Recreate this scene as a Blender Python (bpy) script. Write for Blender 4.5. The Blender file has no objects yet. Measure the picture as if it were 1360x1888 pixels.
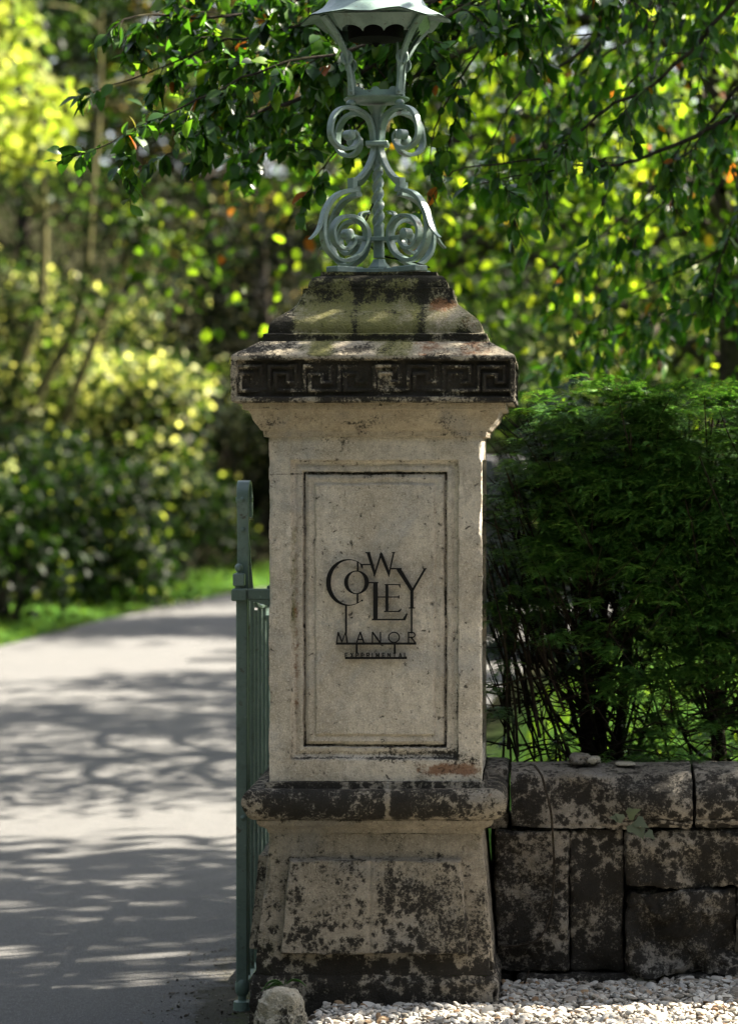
import bpy, math, random
import numpy as np
from mathutils import Vector, Matrix
random.seed(7)
rng = np.random.default_rng(11)
SC = bpy.context.scene
C = SC.collection

# ------------------------------------------------------------------ camera constants
F = 4816.0          # focal length in photo pixels
CX, CZ, CY = 0.48, 1.68, -7.5
def X_(px, y=0.0): return CX + (px - 1000.0) * (y - CY) / F
def Z_(py, y=0.0): return CZ - (py - 850.0) * (y - CY) / F

# ------------------------------------------------------------------ helpers
def put(name, mesh, mat=None, parent=None):
    o = bpy.data.objects.new(name, mesh); C.objects.link(o)
    if mat: mesh.materials.append(mat)
    if parent: o.parent = parent
    return o
def thing(name, label, cat, loc=(0, 0, 0), group=None):
    o = bpy.data.objects.new(name, None); C.objects.link(o); o.location = loc
    o.empty_display_size = 0.1
    o['label'] = label; o['category'] = cat
    if group: o['group'] = group
    return o
def tag(o, label=None, cat=None, group=None, kind=None):
    if label: o['label'] = label
    if cat: o['category'] = cat
    if group: o['group'] = group
    if kind: o['kind'] = kind
    return o
def mesh_np(name, V, Fc, smooth=True, sharp=None):
    """V (N,3), Fc (M,k) uniform polygons or list of such arrays"""
    if not isinstance(Fc, list): Fc = [Fc]
    Fc = [np.asarray(f, dtype=np.int32) for f in Fc if len(f)]
    me = bpy.data.meshes.new(name)
    V = np.asarray(V, dtype=np.float32)
    me.vertices.add(len(V)); me.vertices.foreach_set('co', V.ravel())
    nl = sum(f.size for f in Fc); npoly = sum(len(f) for f in Fc)
    me.loops.add(nl); me.polygons.add(npoly)
    me.loops.foreach_set('vertex_index', np.concatenate([f.ravel() for f in Fc]))
    tot = np.concatenate([np.full(len(f), f.shape[1], dtype=np.int32) for f in Fc])
    st = np.concatenate([[0], np.cumsum(tot)[:-1]]).astype(np.int32)
    me.polygons.foreach_set('loop_start', st)
    me.polygons.foreach_set('use_smooth', np.full(npoly, smooth, dtype=bool))
    me.update(calc_edges=True)
    me.validate()
    if sharp and smooth: me.set_sharp_from_angle(angle=math.radians(sharp))
    return me
def vattr(me, name, A):
    a = me.attributes.new(name, 'FLOAT_COLOR', 'POINT')
    A = np.asarray(A, dtype=np.float32)
    if A.shape[1] == 3: A = np.concatenate([A, np.ones((len(A), 1), np.float32)], 1)
    a.data.foreach_set('color', A.ravel())
class MB:
    """collects shapes into one mesh"""
    def __init__(s): s.V = []; s.Q = []; s.T = []; s.N = []; s.n = 0
    def add(s, V, Q=None, T=None, NG=None):
        V = np.asarray(V, float)
        if Q is not None and len(Q): s.Q.append(np.asarray(Q) + s.n)
        if T is not None and len(T): s.T.append(np.asarray(T) + s.n)
        if NG is not None:
            for g in NG: s.N.append([i + s.n for i in g])
        s.V.append(V); s.n += len(V)
    def box(s, c, h, rot=None, bev=0.0):
        c = np.array(c, float); h = np.array(h, float)
        if bev <= 0:
            v = np.array([[x, y, z] for x in (-1, 1) for y in (-1, 1) for z in (-1, 1)], float) * h
            q = [[0, 1, 3, 2], [4, 6, 7, 5], [0, 4, 5, 1], [2, 3, 7, 6], [0, 2, 6, 4], [1, 5, 7, 3]]
            t = None
        else:
            v = []; q = []; t = []
            idx = {}
            for sx in (-1, 1):
                for sy in (-1, 1):
                    for sz in (-1, 1):
                        for a in range(3):
                            p = np.array([sx, sy, sz], float) * (h - bev); p[a] = (sx, sy, sz)[a] * h[a]
                            idx[(sx, sy, sz, a)] = len(v); v.append(p)
                        t.append([idx[(sx, sy, sz, i)] for i in range(3)])
            for a in range(3):
                b, d = (a + 1) % 3, (a + 2) % 3
                for sg in (-1, 1):
                    f = []
                    for (u, w) in ((-1, -1), (1, -1), (1, 1), (-1, 1)):
                        k = [0, 0, 0]; k[a] = sg; k[b] = u; k[d] = w; f.append(idx[(*k, a)])
                    q.append(f if sg > 0 else f[::-1])
                for u in (-1, 1):
                    for w in (-1, 1):
                        k0 = [0, 0, 0]; k0[b] = u; k0[d] = w; k0[a] = -1
                        k1 = list(k0); k1[a] = 1
                        q.append([idx[(*k0, b)], idx[(*k1, b)], idx[(*k1, d)], idx[(*k0, d)]])
            v = np.array(v)
        if rot is not None: v = v @ np.array(rot).T
        s.add(v + c, q, t)
    def tube(s, P, R, n=8, cap=True):
        P = np.asarray(P, float); R = np.broadcast_to(np.asarray(R, float), (len(P),))
        T = np.gradient(P, axis=0); T /= np.linalg.norm(T, axis=1)[:, None] + 1e-12
        up = np.array([0, 0, 1.0]) if abs(T[0][2]) < .9 else np.array([1.0, 0, 0])
        A = np.cross(T, up); A /= np.linalg.norm(A, axis=1)[:, None] + 1e-9
        B = np.cross(T, A)
        an = np.arange(n) * 2 * np.pi / n
        V = (P[:, None] + R[:, None, None] * (np.cos(an)[None, :, None] * A[:, None] + np.sin(an)[None, :, None] * B[:, None])).reshape(-1, 3)
        m = len(P); i = np.arange(m - 1)[:, None] * n; j = np.arange(n)[None]
        Q = np.stack([i + j, i + (j + 1) % n, i + n + (j + 1) % n, i + n + j], -1).reshape(-1, 4)
        s.add(V, Q, None, [list(range(n))[::-1], list(range((m - 1) * n, m * n))] if cap else None)
    def lathe(s, prof, c=(0, 0, 0), n=24, axis='z'):
        prof = np.array(prof, float); an = np.arange(n) * 2 * np.pi / n
        V = np.stack([prof[:, 0, None] * np.cos(an), prof[:, 0, None] * np.sin(an), np.repeat(prof[:, 1, None], n, 1)], -1).reshape(-1, 3)
        if axis == 'y': V = V[:, [0, 2, 1]] * np.array([1, 1, 1])
        m = len(prof); i = np.arange(m - 1)[:, None] * n; j = np.arange(n)[None]
        Q = np.stack([i + j, i + (j + 1) % n, i + n + (j + 1) % n, i + n + j], -1).reshape(-1, 4)
        s.add(V + np.array(c), Q)
    def strap(s, P, W, T, wdir):
        """flat bar: path P (m,3), width W along wdir, thickness T in the path plane"""
        P = np.asarray(P, float); m = len(P)
        W = np.broadcast_to(np.asarray(W, float), (m,)); T = np.broadcast_to(np.asarray(T, float), (m,))
        tg = np.gradient(P, axis=0); tg /= np.linalg.norm(tg, axis=1)[:, None] + 1e-12
        wd = np.array(wdir, float); wd /= np.linalg.norm(wd)
        nr = np.cross(tg, wd); nr /= np.linalg.norm(nr, axis=1)[:, None] + 1e-9
        b = .22
        pr = [(-1, -1 + b), (-1 + b, -1), (1 - b, -1), (1, -1 + b), (1, 1 - b), (1 - b, 1), (-1 + b, 1), (-1, 1 - b)]
        rows = []
        for (a, c_) in pr:
            # bevel measured on thickness
            aa = np.sign(a) * (W / 2 - (T / 2 * b if abs(a) < 1 else 0)); cc = c_ * T / 2
            rows.append(P + wd[None] * aa[:, None] + nr * cc[:, None])
        V = np.stack(rows, 1).reshape(-1, 3); n = 8
        i = np.arange(m - 1)[:, None] * n; j = np.arange(n)[None]
        Q = np.stack([i + j, i + (j + 1) % n, i + n + (j + 1) % n, i + n + j], -1).reshape(-1, 4)
        s.add(V, Q, None, [list(range(n))[::-1], list(range((m - 1) * n, m * n))])
    def build(s, name, mat=None, parent=None, smooth=True, sharp=35, fix=True):
        V = np.concatenate(s.V) if s.V else np.zeros((0, 3))
        me = bpy.data.meshes.new(name)
        faces = []
        for a in s.Q: faces += a.tolist()
        for a in s.T: faces += a.tolist()
        faces += s.N
        me.from_pydata(V.tolist(), [], faces)
        if fix:
            import bmesh
            bm = bmesh.new(); bm.from_mesh(me); bmesh.ops.recalc_face_normals(bm, faces=bm.faces); bm.to_mesh(me); bm.free()
        me.polygons.foreach_set('use_smooth', [smooth] * len(me.polygons))
        if smooth: me.set_sharp_from_angle(angle=math.radians(sharp))
        me.update()
        return put(name, me, mat, parent)
def spline(P, step=.05, n=None):
    """Catmull-Rom through P"""
    P = np.asarray(P, float)
    Q = np.concatenate([[2 * P[0] - P[1]], P, [2 * P[-1] - P[-2]]])
    out = []
    for i in range(1, len(Q) - 2):
        L = np.linalg.norm(Q[i + 1] - Q[i]); k = n or max(2, int(L / step))
        t = np.linspace(0, 1, k, endpoint=False)[:, None]
        a, b, c, d = Q[i - 1], Q[i], Q[i + 1], Q[i + 2]
        out.append(.5 * ((2 * b) + (c - a) * t + (2 * a - 5 * b + 4 * c - d) * t ** 2 + (3 * b - a - 3 * c + d) * t ** 3))
    out.append(P[-1:]); return np.concatenate(out)
# value noise ---------------------------------------------------------------
_tab = np.random.default_rng(5).random(4096)
def vnoise(P, seed=0):
    P = np.asarray(P, float) + seed * 17.31 + 1000.0
    i = np.floor(P).astype(np.int64); f = P - i; f = f * f * (3 - 2 * f)
    def h(x, y, z): return _tab[((x * 73856093) ^ (y * 19349663) ^ (z * 83492791)) & 4095]
    r = 0
    for dx in (0, 1):
        for dy in (0, 1):
            for dz in (0, 1):
                w = (f[:, 0] if dx else 1 - f[:, 0]) * (f[:, 1] if dy else 1 - f[:, 1]) * (f[:, 2] if dz else 1 - f[:, 2])
                r = r + w * h(i[:, 0] + dx, i[:, 1] + dy, i[:, 2] + dz)
    return r * 2 - 1
def fbm(P, sc=1.0, oct=4, seed=0, rough=.5):
    P = np.asarray(P, float) * sc; a = 1; s = 0; t = 0
    for k in range(oct):
        s = s + a * vnoise(P * 2.03 ** k, seed + k * 3); t += a; a *= rough
    return s / t
def sstep(a, b, x):
    t = np.clip((x - a) / (b - a), 0, 1); return t * t * (3 - 2 * t)
def gau(x, c, w): return np.exp(-((x - c) / w) ** 2)

# ------------------------------------------------------------------ materials
def newmat(name):
    m = bpy.data.materials.new(name); m.use_nodes = True
    nt = m.node_tree; nt.nodes.clear()
    return m, nt, nt.nodes, nt.links
class G:
    """tiny node graph helper"""
    def __init__(s, name):
        s.m, s.nt, s.N, s.L = newmat(name)
        s.out = s.N.new('ShaderNodeOutputMaterial')
        s.tc = s.N.new('ShaderNodeTexCoord')
    def link(s, a, b): s.L.new(a, b)
    def noise(s, scale, detail=6, rough=.6, dist=0.0, vec=None):
        n = s.N.new('ShaderNodeTexNoise'); n.inputs['Scale'].default_value = scale; n.inputs['Detail'].default_value = detail
        n.inputs['Roughness'].default_value = rough; n.inputs['Distortion'].default_value = dist
        s.L.new(vec or s.tc.outputs['Object'], n.inputs['Vector']); return n.outputs['Fac']
    def voro(s, scale, feat='F1', out='Distance', vec=None):
        n = s.N.new('ShaderNodeTexVoronoi'); n.feature = feat; n.inputs['Scale'].default_value = scale
        s.L.new(vec or s.tc.outputs['Object'], n.inputs['Vector']); return n.outputs[out]
    def math(s, op, a, b=0.0, c=None, clamp=False):
        n = s.N.new('ShaderNodeMath'); n.operation = op; n.use_clamp = clamp
        for k, v in enumerate((a, b, c)):
            if v is None: continue
            if isinstance(v, (int, float)): n.inputs[k].default_value = v
            else: s.L.new(v, n.inputs[k])
        return n.outputs[0]
    def ss(s, v, a, b):
        n = s.N.new('ShaderNodeMapRange'); n.interpolation_type = 'SMOOTHSTEP'
        s.L.new(v, n.inputs['Value']); n.inputs['From Min'].default_value = a; n.inputs['From Max'].default_value = b
        return n.outputs[0]
    def mix(s, f, a, b, typ='MIX'):
        n = s.N.new('ShaderNodeMix'); n.data_type = 'RGBA'; n.blend_type = typ
        for sock, v in ((n.inputs['Factor'], f), (n.inputs[6], a), (n.inputs[7], b)):
            if isinstance(v, (int, float)): sock.default_value = v
            elif isinstance(v, tuple): sock.default_value = (*v, 1)
            else: s.L.new(v, sock)
        return n.outputs[2]
    def ramp(s, v, stops, interp='LINEAR'):
        n = s.N.new('ShaderNodeValToRGB'); n.color_ramp.interpolation = interp
        e = n.color_ramp.elements
        while len(e) < len(stops): e.new(.5)
        for k, (p, c) in enumerate(stops): e[k].position = p; e[k].color = (*c, 1)
        s.L.new(v, n.inputs[0]); return n.outputs[0]
    def attr(s, name):
        n = s.N.new('ShaderNodeAttribute'); n.attribute_name = name
        sp = s.N.new('ShaderNodeSeparateColor'); s.L.new(n.outputs['Color'], sp.inputs[0])
        return sp.outputs[0], sp.outputs[1], sp.outputs[2], n.outputs['Alpha']
    def island(s):
        return s.N.new('ShaderNodeNewGeometry').outputs['Random Per Island']
    def bump(s, h, st=.3, d=.01, nrm=None):
        n = s.N.new('ShaderNodeBump'); n.inputs['Strength'].default_value = st; n.inputs['Distance'].default_value = d
        s.L.new(h, n.inputs['Height'])
        if nrm: s.L.new(nrm, n.inputs['Normal'])
        return n.outputs[0]
    def pbsdf(s, col, rough=.8, spec=.3, metal=0.0, nrm=None):
        n = s.N.new('ShaderNodeBsdfPrincipled')
        for k, v in (('Base Color', col), ('Roughness', rough), ('Specular IOR Level', spec), ('Metallic', metal)):
            if isinstance(v, (int, float)): n.inputs[k].default_value = v
            elif isinstance(v, tuple): n.inputs[k].default_value = (*v, 1)
            else: s.L.new(v, n.inputs[k])
        if nrm: s.L.new(nrm, n.inputs['Normal'])
        return n.outputs[0]
    def done(s, sh): s.L.new(sh, s.out.inputs['Surface']); return s.m

def stone_mat(name, A, B, soot_shade=(.0058, .0050, .0038), moss=(.095, .10, .018), rust=(.19, .07, .02), pale=(.5, .47, .4), pit=.6, spots=False):
    g = G(name)
    S, M, R, P = g.attr('stain')
    mp = g.N.new('ShaderNodeMapping'); mp.inputs['Scale'].default_value = (1, 1, .16); g.link(g.tc.outputs['Object'], mp.inputs['Vector'])
    n1 = g.noise(4.5, 9, .62); n2 = g.noise(38, 8, .68); n3 = g.noise(150, 4, .6); n4 = g.noise(13, 11, .68, .5); nf = g.noise(120, 6, .78, .3)
    nst = g.noise(26, 6, .65, 0, mp.outputs[0])
    col = g.mix(g.ss(n1, .32, .68), A, B)
    col = g.mix(g.math('MULTIPLY', g.ss(n2, .40, .72), .5), col, tuple(c * .45 for c in A))
    col = g.mix(g.math('MULTIPLY', g.ss(nf, .50, .72), .45), col, tuple(c * .42 for c in A))
    col = g.mix(g.math('MULTIPLY', g.ss(n3, .52, .75), .4), col, tuple(min(1, c * 1.5) for c in B))
    col = g.mix(g.math('MULTIPLY', g.ss(nst, .50, .72), .3), col, tuple(c * .5 for c in A))
    ng = g.noise(3.1, 5, .6, .6); col = g.mix(g.math('MULTIPLY', g.ss(ng, .50, .68), .45), col, tuple(sum(A) / 3 * f for f in (.86, .90, .92)))
    nx_ = g.noise(330, 3, .6); col = g.mix(g.math('MULTIPLY', g.ss(nx_, .54, .70), .55), col, tuple(c * .35 for c in A)); col = g.mix(g.math('MULTIPLY', g.ss(nx_, .44, .32), .35), col, tuple(min(1, c * 1.5) for c in B))
    pm = g.ss(g.math('ADD', P, g.math('ADD', g.math('MULTIPLY', g.math('SUBTRACT', n2, .5), .9), g.math('MULTIPLY', g.math('SUBTRACT', nf, .5), 1.1))), .40, .66)
    col = g.mix(pm, col, g.mix(n3, pale, tuple(c * .7 for c in pale)))
    mm = g.ss(g.math('ADD', M, g.math('ADD', g.math('MULTIPLY', g.math('SUBTRACT', n4, .5), 1.1), g.math('MULTIPLY', g.math('SUBTRACT', nf, .5), .6))), .30, .72)
    col = g.mix(g.math('MULTIPLY', mm, .85), col, g.mix(n2, tuple(c * .4 for c in moss), tuple(c * 1.7 for c in moss)))
    rm = g.ss(g.math('ADD', R, g.math('ADD', g.math('MULTIPLY', g.math('SUBTRACT', n2, .5), 1.1), g.math('MULTIPLY', g.math('SUBTRACT', nf, .5), .7))), .34, .68)
    col = g.mix(g.math('MULTIPLY', rm, .8), col, g.mix(n3, tuple(c * .5 for c in rust), tuple(c * 1.5 for c in rust)))
    t = g.math('MULTIPLY', g.math('SUBTRACT', n4, .5), 1.15)
    t = g.math('ADD', t, g.math('MULTIPLY', g.math('SUBTRACT', nf, .5), 1.35))
    t = g.math('ADD', t, g.math('MULTIPLY', g.math('SUBTRACT', nst, .5), .35))
    if spots:
        va = g.N.new('ShaderNodeVectorMath'); va.operation = 'ADD'; nc_ = g.N.new('ShaderNodeTexNoise'); nc_.inputs['Scale'].default_value = 45; nc_.inputs['Detail'].default_value = 4
        sc_ = g.N.new('ShaderNodeVectorMath'); sc_.operation = 'SCALE'; sc_.inputs['Scale'].default_value = .018
        g.link(g.tc.outputs['Object'], nc_.inputs['Vector']); g.link(nc_.outputs['Color'], sc_.inputs[0]); g.link(g.tc.outputs['Object'], va.inputs[0]); g.link(sc_.outputs[0], va.inputs[1])
        v = g.voro(40, vec=va.outputs[0]); t = g.math('ADD', t, g.math('MULTIPLY', g.math('MULTIPLY', g.math('SUBTRACT', .40, v), g.ss(n1, .4, .6)), .75))
    sm = g.ss(g.math('ADD', S, t), .38, .62)
    col = g.mix(g.math('MULTIPLY', sm, .93), col, g.mix(g.ss(nf, .48, .75), soot_shade, tuple(c * 3.6 for c in soot_shade)))
    nh = g.noise(30, 4, .55, 1.5); nk = g.noise(78, 3, .5, .6)
    pits = g.math('MAXIMUM', g.math('MULTIPLY', g.ss(nh, .665, .70), g.ss(n1, .46, .6)), g.math('MULTIPLY', g.ss(nk, .65, .70), g.ss(n2, .42, .58)))
    col = g.mix(g.math('MULTIPLY', pits, pit), col, (.020, .017, .012))
    h = g.math('ADD', g.math('MULTIPLY', n2, .6), g.math('MULTIPLY', n3, .45))
    h = g.math('ADD', h, g.math('MULTIPLY', nx_, .2))
    h = g.math('SUBTRACT', h, g.math('MULTIPLY', pits, .6))
    h = g.math('ADD', h, g.math('ADD', g.math('MULTIPLY', n4, .5), g.math('MULTIPLY', nf, .45)))
    nb = g.bump(h, 1.0, .011)
    return g.done(g.pbsdf(col, .9, .25, 0, nb))
def leaf_mat(name, stops, trans=.4, rough=.35, spec=.5, tcol=1.5, hi=1.0):
    g = G(name)
    r = g.island()
    col = g.ramp(r, stops)
    sh = g.attr('tint')[0]
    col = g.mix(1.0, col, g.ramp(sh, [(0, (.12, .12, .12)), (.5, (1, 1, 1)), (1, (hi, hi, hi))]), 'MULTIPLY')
    p = g.pbsdf(col, rough, spec)
    t = g.N.new('ShaderNodeBsdfTranslucent')
    tc = g.mix(1.0, col, (tcol * .98, tcol, tcol * .38), 'MULTIPLY')
    g.link(tc, t.inputs['Color'])
    mx = g.N.new('ShaderNodeMixShader'); mx.inputs[0].default_value = trans
    g.link(p, mx.inputs[1]); g.link(t.outputs[0], mx.inputs[2])
    return g.done(mx.outputs[0])
def bark_mat(name, a, b, sc=30):
    g = G(name)
    n = g.noise(sc, 7, .7); n2 = g.noise(sc * .2, 4)
    col = g.mix(g.ss(n, .35, .65), a, b)
    col = g.mix(g.math('MULTIPLY', g.ss(n2, .5, .7), .6), col, (b[0] * 1.3, b[1] * 1.5, b[2] * .9))
    return g.done(g.pbsdf(col, .95, .04, 0, g.bump(n, .8, .01)))
def paint_mat(name, a, b, rough=.45):
    g = G(name)
    n = g.noise(9, 6, .6); n2 = g.noise(80, 5, .6); n3 = g.noise(28, 8, .7, .5)
    col = g.mix(g.ss(n, .35, .65), a, b)
    col = g.mix(g.math('MULTIPLY', g.ss(n2, .55, .75), .35), col, tuple(c * .55 for c in a))
    rust = g.ss(n3, .59, .67)
    grime = g.ss(g.noise(18, 8, .72, .3), .48, .70)
    col = g.mix(g.math('MULTIPLY', grime, .55), col, (a[0] * .42, a[1] * .42, a[2] * .34))
    col = g.mix(g.math('MULTIPLY', rust, .75), col, (.055, .035, .018))
    pale = g.ss(g.noise(50, 4, .6), .66, .74)
    col = g.mix(g.math('MULTIPLY', pale, .4), col, tuple(min(1, c * 1.9) for c in b))
    ro = g.math('ADD', g.math('MULTIPLY', n2, .3), rough - .12)
    h = g.math('ADD', g.math('MULTIPLY', n2, .4), g.math('MULTIPLY', n, .8))
    return g.done(g.pbsdf(col, ro, .5, 0, g.bump(h, .5, .004)))
def flat_mat(name, col, rough=.6, spec=.3):
    g = G(name); n = g.noise(60, 4); c = g.mix(n, tuple(x * .7 for x in col), tuple(min(1, x * 1.25) for x in col))
    return g.done(g.pbsdf(c, rough, spec, 0, g.bump(n, .3, .003)))

M_shaft = stone_mat('pier_limestone', (.46, .40, .31), (.68, .61, .50), pit=.8)
M_cornice = stone_mat('cornice_limestone', (.40, .33, .23), (.52, .44, .32), pit=.8)
M_cap = stone_mat('cap_limestone', (.33, .28, .20), (.46, .40, .29), moss=(.12, .12, .022))
M_plinth = stone_mat('plinth_limestone', (.24, .208, .155), (.37, .32, .245), spots=True)
M_wall = stone_mat('wall_rubble', (.15, .134, .108), (.29, .262, .22), spots=True)
M_rock = stone_mat('boulder_stone', (.34, .31, .24), (.5, .46, .36))
M_iron = paint_mat('green_painted_iron', (.112, .170, .148), (.175, .245, .216), .36)
M_irond = paint_mat('dark_green_gate_paint', (.10, .15, .128), (.14, .195, .165), .5)
M_black = flat_mat('black_metal_letters', (.0025, .0025, .0025), .55, .2)
M_void = flat_mat('dark_interior', (.004, .004, .004), .9, .1)

# ------------------------------------------------------------------ world, sun, camera
sd = Vector((.70, .34, .64)).normalized()
elev = math.asin(sd.z); azim = math.atan2(sd.x, sd.y)
w = bpy.data.worlds.new('World'); SC.world = w; w.use_nodes = True
nt = w.node_tree; nt.nodes.clear()
sky = nt.nodes.new('ShaderNodeTexSky'); sky.sky_type = 'NISHITA'; sky.sun_disc = False
sky.sun_elevation = elev; sky.sun_rotation = azim; sky.air_density = 1.0; sky.dust_density = 2.5; sky.ozone_density = 1.0
hs = nt.nodes.new('ShaderNodeHueSaturation'); hs.inputs['Saturation'].default_value = .5
bg = nt.nodes.new('ShaderNodeBackground'); bg.inputs['Strength'].default_value = .058
ow = nt.nodes.new('ShaderNodeOutputWorld')
nt.links.new(sky.outputs[0], hs.inputs['Color']); nt.links.new(hs.outputs[0], bg.inputs['Color']); nt.links.new(bg.outputs[0], ow.inputs['Surface'])
sl = bpy.data.lights.new('sun', 'SUN'); sl.energy = 5.0; sl.angle = math.radians(.5); sl.color = (1, .91, .76)
so = bpy.data.objects.new('sun', sl); C.objects.link(so); so.rotation_euler = sd.to_track_quat('Z', 'Y').to_euler(); so.location = sd * 30
cam = bpy.data.cameras.new('camera'); co = bpy.data.objects.new('camera', cam); C.objects.link(co); SC.camera = co
co.location = (CX, CY, CZ); co.rotation_euler = (math.radians(90), 0, 0)
cam.sensor_fit = 'HORIZONTAL'; cam.sensor_width = 36; cam.lens = F / 1360 * 36
cam.shift_x = -320 / 1360; cam.shift_y = -94 / 1360
cam.clip_start = .1; cam.clip_end = 600
cam.dof.use_dof = True; cam.dof.focus_distance = 7.5; cam.dof.aperture_fstop = cam.lens / 36.0; cam.dof.aperture_blades = 9
SC.view_settings.view_transform = 'Standard'; SC.view_settings.look = 'None'; SC.view_settings.exposure = 0; SC.view_settings.gamma = 1
cy = SC.cycles
cy.film_exposure = 8.2      # the photograph is exposed for the shaded stone
cy.use_denoising = True
cy.max_bounces = 8; cy.transparent_max_bounces = 4; cy.diffuse_bounces = 4; cy.glossy_bounces = 2; cy.transmission_bounces = 4
cy.caustics_reflective = False; cy.caustics_refractive = False

# ================================================================== GATE PIER
PC = .305                                  # pier centre depth
def hwpx(h, off=0): return (7.5 + PC) / (F / h + 1.0)
def zpx(py, hw): return CZ - (py - 850.0) * (7.5 + PC - hw) / F
def prof(lst):
    """[(py, halfpx)] -> [(z, hw)] from bottom to top"""
    r = [(zpx(py, hwpx(h)), hwpx(h)) for py, h in lst]
    return r if r[0][0] < r[-1][0] else r[::-1]
def FX(x): return 692 + 642 * x
def FY(z): return 850 + 642 * (CZ - z)
def pier_part(name, pr, nx, dz, mat, parent, recess=None, stain=None, wear=.006, amp=.0012, sharp=40, seed=0, cap_top=False, cap_bot=False):
    pr = np.array(pr)
    # sample profile by arc length
    zs, hs_ = [pr[0, 0]], [pr[0, 1]]
    for a, b in zip(pr[:-1], pr[1:]):
        n = max(1, int(np.hypot(*(b - a)) / dz))
        for k in range(1, n + 1):
            zs.append(a[0] + (b[0] - a[0]) * k / n); hs_.append(a[1] + (b[1] - a[1]) * k / n)
    zs, hs_ = np.array(zs), np.array(hs_); m = len(zs)
    Vs, Qs, St = [], [], []
    off = 0
    for k in range(4):
        n = nx if k in (0, 1) else max(10, nx // 3)
        u = np.linspace(-1, 1, n)
        # denser near corners
        xx = hs_[:, None] * u[None]; zz = np.repeat(zs[:, None], n, 1); dd = np.repeat(hs_[:, None], n, 1)
        x, z, d = xx.ravel(), zz.ravel(), dd.ravel(); hw = d.copy()
        if recess is not None:
            wp = np.stack([x, z, np.full_like(x, k * 3.1)], 1)
            wx = fbm(wp, 22, 3, seed + 5) * .004; wz = fbm(wp, 22, 3, seed + 9) * .004
            edge = sstep(0, .03, hw - np.abs(x))
            d = d - recess(x + wx * edge, z + wz * edge, k, hw)
        a = k * math.pi / 2   # k=0 front (-Y), 1 right (+X), 2 back, 3 left
        c_, s_ = math.cos(a), math.sin(a)
        lx, ly = x, -d
        p = np.stack([lx * c_ - ly * s_, lx * s_ + ly * c_, z], 1)
        # wear along vertical arrises, chips
        e = hw - np.minimum(np.abs(p[:, 0]), np.abs(p[:, 1]))
        e = np.clip(e, 0, 1)
        nz = np.clip(fbm(p, 18, 4, seed + 1) * 1.6 + .25, 0, 1.5)
        wv = wear * nz * np.exp(-e / .008)
        sc = 1 - wv / np.maximum(hw, .05)
        p[:, 0] *= sc; p[:, 1] *= sc
        q = np.stack([fbm(p, 30, 4, seed + 20), fbm(p, 30, 4, seed + 30), fbm(p, 30, 4, seed + 40)], 1)
        low = np.stack([fbm(p, 5, 2, seed + 50), fbm(p, 5, 2, seed + 60), fbm(p, 5, 2, seed + 70) * .7], 1)
        p = p + q * amp * 1.6 + low * amp * 1.6
        Vs.append(p)
        i = np.arange(m - 1)[:, None] * n; j = np.arange(n - 1)[None]
        Qs.append(np.stack([i + j, i + j + 1, i + n + j + 1, i + n + j], -1).reshape(-1, 4) + off)
        off += m * n
        if stain is not None:
            St.append(stain(FX(x if k == 0 else x + 1.7 * k), FY(z), k, x, z, hw))
        else: St.append(np.zeros((len(x), 4)))
    for flag, row in ((cap_top, -1), (cap_bot, 0)):
        if flag:
            h, z = hs_[row], zs[row]
            Vs.append(np.array([[-h, -h, z], [h, -h, z], [h, h, z], [-h, h, z]])); Qs.append(np.array([[0, 1, 2, 3]]) + off); off += 4
            St.append(np.full((4, 4), .2))
    me = mesh_np(name, np.concatenate(Vs), np.concatenate(Qs), True, sharp)
    vattr(me, 'stain', np.concatenate(St))
    return put(name, me, mat, parent)

pier = thing('gate_pier', 'tall weathered limestone gate pier with a recessed panel, Greek key capstone and battered plinth', 'gate pier', (0, PC, 0))
def st4(n, S=0., M=0., R=0., P=0.):
    o = np.zeros((n, 4)); o[:, 0] = S; o[:, 1] = M; o[:, 2] = R; o[:, 3] = P; return o
def nz2(x, y, sc, seed): return fbm(np.stack([x, y, np.zeros_like(x)], 1), sc, 4, seed)

# --- base block
def st_base(px, py, k, x, z, hw):
    o = st4(len(px)); o[:, 0] = .66 + .12 * nz2(px, py, .02, 3); o[:, 1] = .12 + .25 * sstep(1825, 1800, py) * nz2(px, py, .03, 6)
    o[:, 3] = .2 * sstep(1812, 1803, py); return o
pier_part('base_block', [(-.02, hwpx(230)), (zpx(1815, hwpx(230)), hwpx(230)), (zpx(1800, hwpx(225)), hwpx(222))], 100, .005, M_plinth, pier, None, st_base, .018, .004, seed=11)
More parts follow.
